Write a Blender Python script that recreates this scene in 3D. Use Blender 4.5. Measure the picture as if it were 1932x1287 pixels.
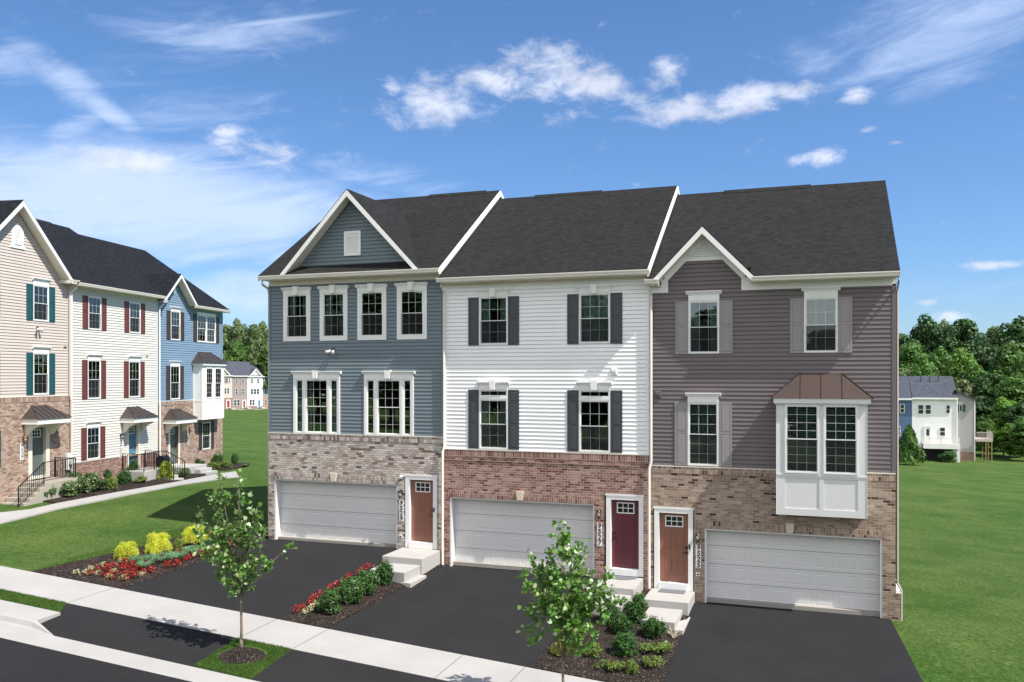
import bpy, bmesh, math, random
import numpy as np
from mathutils import Vector, Matrix
R=math.radians
for o in list(bpy.data.objects): bpy.data.objects.remove(o)
SC=bpy.context.scene; COL=SC.collection

# ---------------------------------------------------------------- camera
CAM_F,CAM_YAW,CAM_HY=1629.4,.343,711.3
cd=bpy.data.cameras.new('camera'); cam=bpy.data.objects.new('camera',cd); COL.objects.link(cam); SC.camera=cam
cam.location=(0,-25.96,5.76); cam.rotation_euler=(R(90),0,CAM_YAW)
cd.sensor_width=36; cd.lens=CAM_F/1932*36; cd.shift_y=(CAM_HY-643.5)/1932; cd.clip_end=5000; cd.clip_start=.1

# ---------------------------------------------------------------- light
SUN_DIR=Vector((.70,-.172,1.0)).normalized()
EL=math.asin(SUN_DIR.z); AZ=math.atan2(SUN_DIR.x,SUN_DIR.y)
sd=bpy.data.lights.new('sun','SUN'); sd.energy=5.0; sd.angle=R(.5); sd.color=(1,.955,.88)
so=bpy.data.objects.new('sun',sd); COL.objects.link(so); so.rotation_euler=SUN_DIR.to_track_quat('Z','Y').to_euler()
SC.view_settings.view_transform='Standard'; SC.view_settings.look='None'; SC.view_settings.gamma=1
SC.view_settings.exposure=.55

class NT:
    def __init__(s,tree): s.t=tree
    def n(s,typ,**k):
        nd=s.t.nodes.new(typ)
        for a,v in k.items(): setattr(nd,a,v)
        return nd
    def set(s,sock,v):
        if hasattr(v,'is_output') or isinstance(v,bpy.types.NodeSocket): s.t.links.new(v,sock)
        else: sock.default_value=v
    def m(s,op,a,b=None,c=None,clamp=False):
        nd=s.n('ShaderNodeMath',operation=op); nd.use_clamp=clamp
        s.set(nd.inputs[0],a)
        if b is not None: s.set(nd.inputs[1],b)
        if c is not None: s.set(nd.inputs[2],c)
        return nd.outputs[0]
    def noise(s,vec,scale,detail=3,rough=.5,dist=0,dim='3D'):
        nd=s.n('ShaderNodeTexNoise'); nd.noise_dimensions=dim
        if vec is not None: s.set(nd.inputs['Vector'],vec)
        nd.inputs['Scale'].default_value=scale; nd.inputs['Detail'].default_value=detail; nd.inputs['Roughness'].default_value=rough; nd.inputs['Distortion'].default_value=dist
        return nd.outputs['Fac']
    def map(s,v,a,b,c,d,smooth=True):
        nd=s.n('ShaderNodeMapRange'); nd.interpolation_type='SMOOTHSTEP' if smooth else 'LINEAR'
        s.set(nd.inputs[0],v); 
        for i,x in enumerate((a,b,c,d)): s.set(nd.inputs[1+i],x)
        return nd.outputs[0]
    def mix(s,f,a,b,mode='MIX'):
        nd=s.n('ShaderNodeMix',data_type='RGBA',blend_type=mode)
        s.set(nd.inputs[0],f)
        for i,x in ((6,a),(7,b)):
            s.set(nd.inputs[i],(x[0],x[1],x[2],1) if isinstance(x,(tuple,list)) else x)
        return nd.outputs[2]
    def ramp(s,f,stops,interp='LINEAR'):
        nd=s.n('ShaderNodeValToRGB'); s.set(nd.inputs[0],f); cr=nd.color_ramp; cr.interpolation=interp
        while len(cr.elements)<len(stops): cr.elements.new(.5)
        for e,(p,c) in zip(cr.elements,stops): e.position=p; e.color=(c[0],c[1],c[2],1)
        return nd.outputs[0]
    def xyz(s,v):
        nd=s.n('ShaderNodeSeparateXYZ'); s.set(nd.inputs[0],v); return nd.outputs
    def comb(s,x,y,z=0.):
        nd=s.n('ShaderNodeCombineXYZ'); s.set(nd.inputs[0],x);s.set(nd.inputs[1],y);s.set(nd.inputs[2],z); return nd.outputs[0]

# world: Nishita sky with procedural clouds placed by compass direction
W=bpy.data.worlds.new('World'); SC.world=W; W.use_nodes=True
nt=NT(W.node_tree); W.node_tree.nodes.clear()
out=nt.n('ShaderNodeOutputWorld'); bg=nt.n('ShaderNodeBackground')
sky=nt.n('ShaderNodeTexSky',sky_type='NISHITA'); sky.sun_disc=False; sky.sun_elevation=EL; sky.sun_rotation=AZ
sky.altitude=100; sky.air_density=1.0; sky.dust_density=.5; sky.ozone_density=2.0
tc=nt.n('ShaderNodeTexCoord'); dx,dy,dz=nt.xyz(tc.outputs['Generated'])
az=nt.m('ARCTAN2',dx,dy); el=nt.m('ARCSINE',dz)       # radians, az from +Y towards +X
dvec=nt.comb(az,el)
def sky_pos(px,py):                                    # compass bearing of a point in the sky
    a=(px-966)/CAM_F; b=(CAM_HY-py)/CAM_F
    x=-math.sin(CAM_YAW)+a*math.cos(CAM_YAW); y=math.cos(CAM_YAW)+a*math.sin(CAM_YAW)
    return math.atan2(x,y), math.atan2(b,math.hypot(x,y))
def blob(px,py,rx,ry,rot=0,soft=1.0):
    a0,e0=sky_pos(px,py); kx=1/(rx/CAM_F*.9); ky=1/(ry/CAM_F*.9)
    u=nt.m('SUBTRACT',az,a0); v=nt.m('SUBTRACT',el,e0)
    c_,s_=math.cos(rot),math.sin(rot)
    uu=nt.m('ADD',nt.m('MULTIPLY',u,c_*kx),nt.m('MULTIPLY',v,s_*kx))
    vv=nt.m('ADD',nt.m('MULTIPLY',u,-s_*ky),nt.m('MULTIPLY',v,c_*ky))
    r2=nt.m('ADD',nt.m('MULTIPLY',uu,uu),nt.m('MULTIPLY',vv,vv))
    return nt.map(nt.m('SQRT',r2),0.,1.0+soft*.35,1.,0.)
def total(l):
    r=l[0]
    for x in l[1:]: r=nt.m('MAXIMUM',r,x)
    return r
skew=nt.comb(nt.m('MULTIPLY',az,1.0),nt.m('MULTIPLY',el,1.8))
nA=nt.noise(skew,22,10,.64,.25); nB=nt.noise(skew,9,5,.6,.2)
cum=total([blob(835,190,150,66,.05),blob(930,150,120,50,.0),blob(1050,140,160,62,-.15),blob(1150,165,95,45,-.2),blob(1275,205,125,40,.16),blob(1400,190,140,42,.05),blob(1490,178,75,30),
  nt.m('MULTIPLY',blob(1245,140,70,42,.4),.72),nt.m('MULTIPLY',blob(1610,182,48,26,.3),.7),nt.m('MULTIPLY',blob(1548,300,75,26,.05),.8),
  nt.m('MULTIPLY',blob(1075,220,60,26),.7),nt.m('MULTIPLY',blob(1885,500,75,11),.9),nt.m('MULTIPLY',blob(1752,569,30,12),.95),nt.m('MULTIPLY',blob(1780,598,60,16),.9),
  nt.m('MULTIPLY',blob(430,248,50,18),.7),nt.m('MULTIPLY',blob(520,290,190,34,-.06),.78),nt.m('MULTIPLY',blob(240,300,170,38),.86),nt.m('MULTIPLY',blob(745,170,26,34,.5),.7),nt.m('MULTIPLY',blob(1690,270,24,10),.6),nt.m('MULTIPLY',blob(1640,245,24,10),.55)])
cumd=nt.map(nt.m('ADD',nt.m('MULTIPLY',cum,1.0),nt.m('MULTIPLY',nt.m('SUBTRACT',nA,.5),2.5)),.22,1.30,0.,1.)
# high thin cloud
vs=nt.comb(nt.m('ADD',nt.m('MULTIPLY',az,.9),nt.m('MULTIPLY',el,1.6)),nt.m('SUBTRACT',nt.m('MULTIPLY',el,5.5),nt.m('MULTIPLY',az,1.3)))
nC=nt.noise(vs,5.5,8,.66,.6)
cir=total([blob(1780,60,330,120,.15),nt.m('MULTIPLY',blob(1560,120,160,60,-.3),.75),nt.m('MULTIPLY',blob(420,60,330,90,.1),.75),nt.m('MULTIPLY',blob(1830,560,260,60),.5),
  nt.m('MULTIPLY',blob(120,150,170,50,-.5),1.0),nt.m('MULTIPLY',blob(190,200,110,34,-.5),1.05),nt.m('MULTIPLY',blob(130,245,110,34,.45),.95),
  nt.m('MULTIPLY',blob(40,120,120,60),.8),nt.m('MULTIPLY',blob(230,380,680,150,-.03),1.5),nt.m('MULTIPLY',blob(420,560,420,60),1.1),nt.m('MULTIPLY',blob(480,540,240,60),1.05),nt.m('MULTIPLY',blob(700,330,260,50,-.15),.8),nt.m('MULTIPLY',blob(330,200,460,150),.5)])
cird=nt.map(nt.m('ADD',cir,nt.m('MULTIPLY',nt.m('SUBTRACT',nC,.5),1.7)),.30,1.45,0.,.80)
trail=nt.m('MULTIPLY',blob(510,42,190,9,.2,.3),.55)
cird=nt.m('MAXIMUM',cird,trail)
skyc=nt.n('ShaderNodeHueSaturation'); skyc.inputs['Saturation'].default_value=1.12; skyc.inputs['Value'].default_value=1.0
nt.set(skyc.inputs['Color'],sky.outputs[0])
skycol=nt.mix(1.,skyc.outputs[0],nt.mix(nt.map(dz,.0,.38,1.,0.),(.80,.93,1.10),(.63,.80,1.08)),'MULTIPLY')
grey=nt.map(nt.m('SUBTRACT',nB,nt.m('MULTIPLY',el,.2)),.3,.62,.78,1.)
cw=nt.mix(1.,(6.9,7.3,8.2),nt.comb(grey,grey,nt.m('MULTIPLY',nt.m('ADD',grey,.03),1.)),'MULTIPLY')
c1=nt.mix(cird,skycol,(5.2,6.2,8.2))
c2=nt.mix(nt.m('MULTIPLY',cumd,.90),c1,cw)
# added fill light: unseen bright white sheet over the sky behind the viewer
south=nt.map(nt.m('MULTIPLY',dy,-1.),.05,.45,0.,1.); fill_veil=nt.map(nt.noise(tc.outputs['Generated'],2.6,6,.6,.4),.30,.60,.25,1.)
c2=nt.mix(nt.m('MULTIPLY',nt.m('MULTIPLY',south,fill_veil),.85),c2,(10.8,10.5,10.3))
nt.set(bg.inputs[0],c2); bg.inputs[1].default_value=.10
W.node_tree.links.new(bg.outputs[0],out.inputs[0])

# ---------------------------------------------------------------- materials
MATS={}
def newmat(name):
    m=bpy.data.materials.new(name); m.use_nodes=True; m.node_tree.nodes.clear(); t=NT(m.node_tree)
    o=t.n('ShaderNodeOutputMaterial'); p=t.n('ShaderNodeBsdfPrincipled'); m.node_tree.links.new(p.outputs[0],o.inputs[0])
    MATS[name]=m; return m,t,p,o
def objco(t):
    return t.n('ShaderNodeTexCoord').outputs['Object']
def bump(t,p,h,strength,dist=.01):
    b=t.n('ShaderNodeBump'); b.inputs['Strength'].default_value=strength; b.inputs['Distance'].default_value=dist
    t.set(b.inputs['Height'],h); t.set(p.inputs['Normal'],b.outputs[0])
def plain(name,col,rough=.5,metal=0,var=.10,scale=3.,fine=0,spec=.5,bumps=0,bscale=120):
    m,t,p,o=newmat(name); co=objco(t)
    n=t.noise(co,scale,5,.6); k=t.map(n,.25,.75,1-var,1+var,False)
    if fine: k=t.m('MULTIPLY',k,t.map(t.noise(co,90,2,.6),.3,.7,1-fine,1+fine,False))
    c=t.mix(1.,col,t.comb(k,k,k),'MULTIPLY'); t.set(p.inputs['Base Color'],c)
    p.inputs['Roughness'].default_value=rough; p.inputs['Metallic'].default_value=metal; p.inputs['Specular IOR Level'].default_value=spec
    if bumps: bump(t,p,t.noise(co,bscale,4,.6),bumps,.004)
    return m
def sidingmat(name,col):
    m,t,p,o=newmat(name); co=objco(t); x,y,z=t.xyz(co)
    st=t.noise(t.comb(t.m('MULTIPLY',x,1.5),y,t.m('MULTIPLY',z,60)),1.5,4,.6)          # wood grain embossed along each lap
    big=t.noise(co,.9,4,.6); k=t.m('MULTIPLY',t.map(big,.25,.75,.955,1.04,False),t.map(st,.2,.8,.97,1.03,False))
    pc=t.n('ShaderNodeTexWhiteNoise',noise_dimensions='2D'); row=t.m('FLOOR',t.m('DIVIDE',z,.125))
    t.set(pc.inputs['Vector'],t.comb(t.m('FLOOR',t.m('ADD',t.m('DIVIDE',t.m('ADD',x,y),3.6),t.m('MULTIPLY',row,.37))),row))
    k=t.m('MULTIPLY',k,t.map(pc.outputs['Value'],0,1,.982,1.015,False))
    c=t.mix(1.,col,t.comb(k,k,k),'MULTIPLY'); t.set(p.inputs['Base Color'],c)
    p.inputs['Roughness'].default_value=.55; p.inputs['Specular IOR Level'].default_value=.35
    bump(t,p,st,.12,.002); return m
def brickmat(name,stops,mortar,soldier=False,w=.205,h=.0762,mw=.0095,tone=1.):
    m,t,p,o=newmat(name); co=objco(t); x,y,z=t.xyz(co)
    wob=t.noise(co,14,2,.5); u=t.m('ADD',t.m('ADD',x,y),t.m('MULTIPLY',t.m('SUBTRACT',wob,.5),.006)); v=t.m('ADD',z,t.m('MULTIPLY',t.m('SUBTRACT',wob,.5),.005))
    if soldier: u,v=v,u
    row=t.m('FLOOR',t.m('DIVIDE',v,h)); off=0. if soldier else t.m('MULTIPLY',t.m('MODULO',t.m('ABSOLUTE',row),2.),.5)
    uu=t.m('ADD',t.m('DIVIDE',u,w),off); col=t.m('FLOOR',uu)
    fu=t.m('SUBTRACT',uu,col); fv=t.m('SUBTRACT',t.m('DIVIDE',v,h),row)
    def edge(f,sz):
        d=t.m('MINIMUM',f,t.m('SUBTRACT',1.,f)); return t.map(d,mw/sz*.35,mw/sz*.8,0.,1.)
    mask=t.m('MULTIPLY',edge(fu,w),edge(fv,h))
    wn=t.n('ShaderNodeTexWhiteNoise',noise_dimensions='2D'); t.set(wn.inputs['Vector'],t.comb(col,row))
    rc=t.ramp(wn.outputs['Value'],stops)
    n2=t.noise(co,38,4,.65); k=t.map(n2,.2,.8,.72,1.25,False); big=t.map(t.noise(co,.8,3,.6),.3,.7,.88,1.1,False); k=t.m('MULTIPLY',k,big)
    rc=t.mix(1.,rc,t.comb(k,k,k),'MULTIPLY')
    km=t.map(t.noise(co,6,3,.6),.3,.7,.8,1.12,False); mc=t.mix(1.,mortar,t.comb(km,km,km),'MULTIPLY')
    t.set(p.inputs['Base Color'],t.mix(mask,mc,rc)); p.inputs['Roughness'].default_value=.88; p.inputs['Specular IOR Level'].default_value=.2
    hgt=t.m('ADD',t.m('MULTIPLY',mask,t.map(wn.outputs['Value'],0,1,.75,1.05,False)),t.m('MULTIPLY',n2,.45)); bump(t,p,hgt,.85,.012); return m
def shinglemat(name,c0,c1,h=.078,w=.30):
    m,t,p,o=newmat(name); co=objco(t); x,y,z=t.xyz(co)
    nx,ny,nz=t.xyz(t.n('ShaderNodeTexCoord').outputs['Normal'])
    side=t.m('GREATER_THAN',t.m('ABSOLUTE',nx),t.m('ABSOLUTE',ny))
    u=t.m('ADD',t.m('MULTIPLY',y,side),t.m('MULTIPLY',x,t.m('SUBTRACT',1.,side)))
    z2=t.m('ADD',z,t.m('MULTIPLY',t.m('SUBTRACT',t.noise(co,.9,2,.5),.5),.05))
    row=t.m('FLOOR',t.m('DIVIDE',z2,h)); rn=t.n('ShaderNodeTexWhiteNoise',noise_dimensions='1D'); t.set(rn.inputs['W'],row)
    uu=t.m('ADD',t.m('DIVIDE',u,w),t.m('MULTIPLY',rn.outputs['Value'],7.)); 
    wb=t.noise(t.comb(uu,row),3.1,1,.5); uu=t.m('ADD',uu,t.m('MULTIPLY',wb,.5)); col=t.m('FLOOR',uu)
    wn=t.n('ShaderNodeTexWhiteNoise',noise_dimensions='2D'); t.set(wn.inputs['Vector'],t.comb(col,row))
    fv=t.m('SUBTRACT',t.m('DIVIDE',z2,h),row)
    tab=wn.outputs['Value']; c=t.mix(t.map(tab,.1,.9,0.,1.,False),c0,c1)
    gr=t.noise(co,260,2,.7); k=t.m('MULTIPLY',t.map(gr,.2,.8,.75,1.3,False),t.map(t.noise(co,.35,4,.6),.3,.7,.96,1.04,False))
    c=t.mix(1.,c,t.comb(k,k,k),'MULTIPLY'); t.set(p.inputs['Base Color'],c)
    p.inputs['Roughness'].default_value=.92; p.inputs['Specular IOR Level'].default_value=.08
    hh=t.m('ADD',t.m('SUBTRACT',1.,fv),t.m('MULTIPLY',t.m('GREATER_THAN',tab,.5),.6)); bump(t,p,t.m('ADD',hh,t.m('MULTIPLY',gr,.3)),.7,.012); return m
def leafmat(name,c0,c1,rough=.5,trans=.3,spec=.4,tip=None):
    m,t,p,o=newmat(name); g=t.n('ShaderNodeNewGeometry'); r=g.outputs['Random Per Island']
    oi=t.n('ShaderNodeObjectInfo').outputs['Random']
    c=t.mix(r,c0,c1)
    if tip: c=t.mix(t.m('GREATER_THAN',r,.84),c,tip)
    big=t.noise(objco(t),1.3,3,.6); k=t.m('MULTIPLY',t.map(big,.3,.7,.78,1.22,False),t.map(oi,0,1,.88,1.12,False)); c=t.mix(1.,c,t.comb(k,k,k),'MULTIPLY')
    t.set(p.inputs['Base Color'],c); p.inputs['Roughness'].default_value=rough; p.inputs['Specular IOR Level'].default_value=spec
    tr=t.n('ShaderNodeBsdfTranslucent'); t.set(tr.inputs[0],t.mix(1.,c,(1.2,1.35,.6),'MULTIPLY'))
    ms=t.n('ShaderNodeMixShader'); ms.inputs[0].default_value=trans
    m.node_tree.links.new(p.outputs[0],ms.inputs[1]); m.node_tree.links.new(tr.outputs[0],ms.inputs[2]); m.node_tree.links.new(ms.outputs[0],o.inputs[0]); return m

WHITE=(.74,.735,.71)
plain('trim_white',(.80,.80,.775),.45,var=.04); plain('trim_cream',(.70,.655,.56),.5,var=.05); plain('vinyl_white',(.78,.78,.76),.35,var=.02)
plain('gutter_white',(.70,.66,.59),.35,var=.05)
sidingmat('siding_slate',(.148,.190,.214)); sidingmat('siding_white',(.84,.85,.85)); sidingmat('siding_taupe',(.150,.126,.130))
sidingmat('siding_blush',(.53,.47,.42)); sidingmat('siding_ivory',(.60,.585,.54)); sidingmat('siding_blue',(.18,.265,.36)); sidingmat('siding_grey',(.36,.34,.345)); sidingmat('siding_mauve',(.32,.25,.245)); sidingmat('siding_navy',(.085,.15,.26))
D1=[(0,(.14,.10,.085)),(.08,(.22,.17,.14)),(.16,(.36,.30,.265)),(.6,(.50,.44,.395)),(1,(.62,.57,.52))]
D2=[(0,(.12,.05,.04)),(.25,(.21,.118,.096)),(.6,(.29,.178,.145)),(1,(.40,.275,.23))]
D3=[(0,(.06,.04,.03)),(.06,(.09,.06,.048)),(.08,(.22,.16,.125)),(.6,(.32,.24,.188)),(1,(.42,.335,.27))]
D4=[(0,(.16,.09,.065)),(.12,(.24,.15,.11)),(.55,(.34,.24,.19)),(1,(.45,.34,.28))]
D5=[(0,(.17,.08,.06)),(.4,(.24,.13,.105)),(1,(.35,.22,.185))]
for k,(st,mo) in dict(pale=(D1,(.24,.205,.185)),red=(D2,(.62,.47,.39)),tan=(D3,(.50,.40,.32)),sand=(D4,(.46,.38,.31)),rose=(D5,(.46,.36,.31))).items():
    brickmat('brick_'+k,st,mo); brickmat('soldier_'+k,st,mo,True)
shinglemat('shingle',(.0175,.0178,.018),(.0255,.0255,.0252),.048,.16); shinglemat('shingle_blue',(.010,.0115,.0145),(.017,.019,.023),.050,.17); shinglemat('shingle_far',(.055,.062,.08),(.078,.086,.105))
plain('shutter_charcoal',(.055,.06,.072),.45,var=.06); plain('shutter_greige',(.27,.255,.25),.5,var=.05); plain('shutter_teal',(.012,.075,.085),.45,var=.08); plain('shutter_maroon',(.125,.035,.032),.5,var=.08); plain('shutter_brown',(.045,.032,.030),.5,var=.08)
plain('door_terracotta',(.225,.098,.066),.45,var=.05); plain('door_burgundy',(.115,.022,.035),.4,var=.05); plain('door_green',(.10,.125,.115),.45,var=.05); plain('door_blue',(.075,.20,.29),.45,var=.05); plain('door_red',(.25,.04,.04),.5)
plain('garage_paint',(.665,.66,.65),.45,var=.035,scale=1.2)
plain('bay_trim_shaded',(.66,.665,.655),.45,var=.04); plain('spout_beige',(.40,.35,.325),.45,var=.04); plain('metal_brown',(.105,.075,.065),.38,.55,var=.06); plain('metal_seam',(.03,.024,.022),.5,.3); plain('metal_bronze',(.085,.07,.066),.42,.5,var=.08)  # bay trim is the white trim greyed, shade put into its colour
plain('black_metal',(.012,.012,.014),.4,.3); plain('lamp_glow_glass',(.50,.49,.46),.15); plain('copper_lamp',(.30,.13,.06),.35,.6)
plain('concrete',(.345,.333,.320),.8,var=.09,scale=.7,fine=.09,spec=.2,bumps=.25); plain('concrete_step',(.385,.372,.355),.8,var=.05,scale=2.5,fine=.05,spec=.2,bumps=.25); plain('concrete_old',(.36,.33,.28),.85,var=.08,scale=2,fine=.05,spec=.2,bumps=.3)
plain('limestone',(.62,.545,.44),.75,var=.06); plain('interior_wall',(.30,.28,.25),.9,var=.03); plain('interior_floor',(.12,.09,.06),.6)
plain('curtain_cloth',(.55,.62,.62),.9,var=.10); plain('blind_slat',(.36,.42,.39),.6,var=.05); plain('blind_pale',(.60,.66,.62),.6); plain('joint_light',(.26,.26,.26),.9); plain('joint_dark',(.16,.155,.15),.9); plain('mat_grey',(.13,.135,.15),.95,var=.2,scale=40); plain('plaque',(.82,.82,.80),.4,var=.01)
plain('rail_black',(.010,.010,.011),.45,.2); plain('bark',(.22,.17,.13),.85,var=.25,scale=30,bumps=.6); plain('bark_dark',(.09,.07,.055),.9,var=.25,scale=6); plain('deck_wood',(.45,.39,.35),.8,var=.08); plain('new_wood',(.30,.22,.09),.8,var=.1); plain('dark_void',(.02,.02,.022),.9); plain('stem_brown',(.10,.06,.04),.8); plain('ribbon_red',(.30,.03,.03),.5)
leafmat('leaf_sapling',(.075,.19,.03),(.17,.32,.06),.38,.35,.6,tip=(.50,.58,.34)); leafmat('leaf_box',(.022,.066,.014),(.065,.145,.028),.45,.15,.5); leafmat('leaf_holly',(.026,.078,.020),(.072,.16,.040),.65,.15,.2)
leafmat('leaf_gold',(.52,.54,.035),(.76,.76,.12),.6,.3,.3); leafmat('leaf_juniper',(.11,.24,.12),(.24,.40,.22),.6,.2,.3); leafmat('leaf_lime',(.08,.17,.03),(.19,.28,.06),.6,.25,.3,tip=(.30,.22,.06))
leafmat('leaf_red',(.22,.012,.010),(.42,.035,.018),.5,.25,.4); leafmat('leaf_cream',(.50,.52,.30),(.68,.66,.42),.5,.3,.3); leafmat('leaf_wax',(.05,.11,.03),(.13,.21,.07),.55,.2,.3,tip=(.36,.36,.24))
leafmat('leaf_yellowgreen',(.20,.28,.03),(.44,.46,.06),.5,.3,.3,tip=(.10,.17,.03)); leafmat('leaf_dark_tree',(.022,.062,.018),(.060,.13,.032),.55,.2,.35); leafmat('leaf_mid_tree',(.042,.11,.018),(.105,.205,.038),.55,.25,.35)
leafmat('leaf_light_tree',(.075,.175,.02),(.17,.30,.05),.55,.3,.35); leafmat('leaf_olive_tree',(.075,.12,.045),(.17,.235,.09),.55,.25,.35); leafmat('leaf_pale_tree',(.09,.13,.05),(.20,.24,.11),.6,.3,.3,tip=(.34,.34,.20)); leafmat('leaf_grass',(.042,.10,.016),(.085,.155,.030),.6,.3,.25)
# window glass: clear pane that mirrors more at glancing angles
m,t,p,o=newmat('glass'); tr=t.n('ShaderNodeBsdfTransparent'); tr.inputs[0].default_value=(.70,.76,.75,1); gl=t.n('ShaderNodeBsdfGlossy'); gl.inputs['Roughness'].default_value=.004; gl.inputs[0].default_value=(.95,1,1,1)
fr=t.n('ShaderNodeFresnel'); fr.inputs[0].default_value=1.62; ms=t.n('ShaderNodeMixShader'); t.set(ms.inputs[0],t.m('ADD',t.m('MULTIPLY',fr.outputs[0],.95),.05,clamp=True))
wv=t.noise(objco(t),1.1,2,.5); bb=t.n('ShaderNodeBump'); bb.inputs['Strength'].default_value=.04; bb.inputs['Distance'].default_value=.004; t.set(bb.inputs['Height'],wv); t.set(gl.inputs['Normal'],bb.outputs[0])
m.node_tree.links.new(tr.outputs[0],ms.inputs[1]); m.node_tree.links.new(gl.outputs[0],ms.inputs[2]); m.node_tree.links.new(ms.outputs[0],o.inputs[0]); m.node_tree.nodes.remove(p)
m,t,p,o=newmat('screen'); tr=t.n('ShaderNodeBsdfTransparent'); ms=t.n('ShaderNodeMixShader'); ms.inputs[0].default_value=.42; p.inputs['Base Color'].default_value=(.03,.032,.035,1); p.inputs['Roughness'].default_value=.9; p.inputs['Specular IOR Level'].default_value=.1
m.node_tree.links.new(tr.outputs[0],ms.inputs[1]); m.node_tree.links.new(p.outputs[0],ms.inputs[2]); m.node_tree.links.new(ms.outputs[0],o.inputs[0])
# lawn
m,t,p,o=newmat('lawn'); co=objco(t); x,y,z=t.xyz(co)
n1=t.noise(co,.35,5,.6,.3); n2=t.noise(co,3.2,4,.65); n3=t.noise(co,26,4,.75); n4=t.noise(co,110,2,.8)
c=t.mix(t.map(n1,.3,.7,0.,1.),(.040,.086,.015),(.086,.126,.034)); c=t.mix(t.map(n2,.35,.75,0.,.6),c,(.052,.108,.018)); c=t.mix(t.map(n2,.55,.78,0.,.6),c,(.15,.17,.07))
n5=t.noise(co,9,4,.75); k=t.m('MULTIPLY',t.m('MULTIPLY',t.map(n3,.3,.7,.60,1.40,False),t.map(n4,.3,.7,.7,1.3,False)),t.map(n5,.3,.7,.55,1.45,False)); c=t.mix(1.,c,t.comb(k,k,k),'MULTIPLY')
t.set(p.inputs['Base Color'],c); p.inputs['Roughness'].default_value=.95; p.inputs['Specular IOR Level'].default_value=.08; bump(t,p,t.m('ADD',n3,t.m('MULTIPLY',n4,.6)),.9,.03)
# asphalt
def asphalt(name,col):
    m,t,p,o=newmat(name); co=objco(t); k=t.m('MULTIPLY',t.map(t.noise(co,170,2,.7),.2,.8,.72,1.32,False),t.map(t.noise(co,.7,6,.7),.25,.75,.86,1.14,False))
    st=t.noise(co,.9,3,.5,.4); k=t.m('MULTIPLY',k,t.map(st,.52,.70,1.,.94)); k=t.m('MULTIPLY',k,t.map(t.noise(co,34,3,.7),.25,.75,.90,1.12,False)); c=t.mix(1.,col,t.comb(k,k,k),'MULTIPLY'); t.set(p.inputs['Base Color'],c); p.inputs['Roughness'].default_value=.9; p.inputs['Specular IOR Level'].default_value=.10; bump(t,p,t.noise(co,200,2,.7),.5,.006)
asphalt('asphalt_drive',(.0215,.0217,.0230)); asphalt('asphalt_road',(.020,.0202,.0213))
# mulch
m,t,p,o=newmat('mulch'); co=objco(t); vo=t.n('ShaderNodeTexVoronoi'); vo.inputs['Scale'].default_value=52; nd=t.n('ShaderNodeVectorMath',operation='MULTIPLY_ADD'); 
t.set(nd.inputs[0],t.comb(t.noise(co,9,2,.5),t.noise(co,11,2,.5),0.)); nd.inputs[1].default_value=(.12,.12,0); t.set(nd.inputs[2],co); t.set(vo.inputs['Vector'],nd.outputs[0])
r,g_,b_=t.xyz(vo.outputs['Color']); c=t.ramp(r,[(0,(.014,.011,.010)),(.5,(.030,.023,.021)),(.86,(.055,.042,.037)),(.94,(.15,.115,.095)),(1,(.27,.21,.17))])
k=t.map(t.noise(co,1.2,3,.6),.3,.7,.8,1.2,False); c=t.mix(1.,c,t.comb(k,k,k),'MULTIPLY'); t.set(p.inputs['Base Color'],c); p.inputs['Roughness'].default_value=.95; p.inputs['Specular IOR Level'].default_value=.1
bump(t,p,t.m('ADD',g_,t.noise(co,60,3,.7)),1.,.03)

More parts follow.
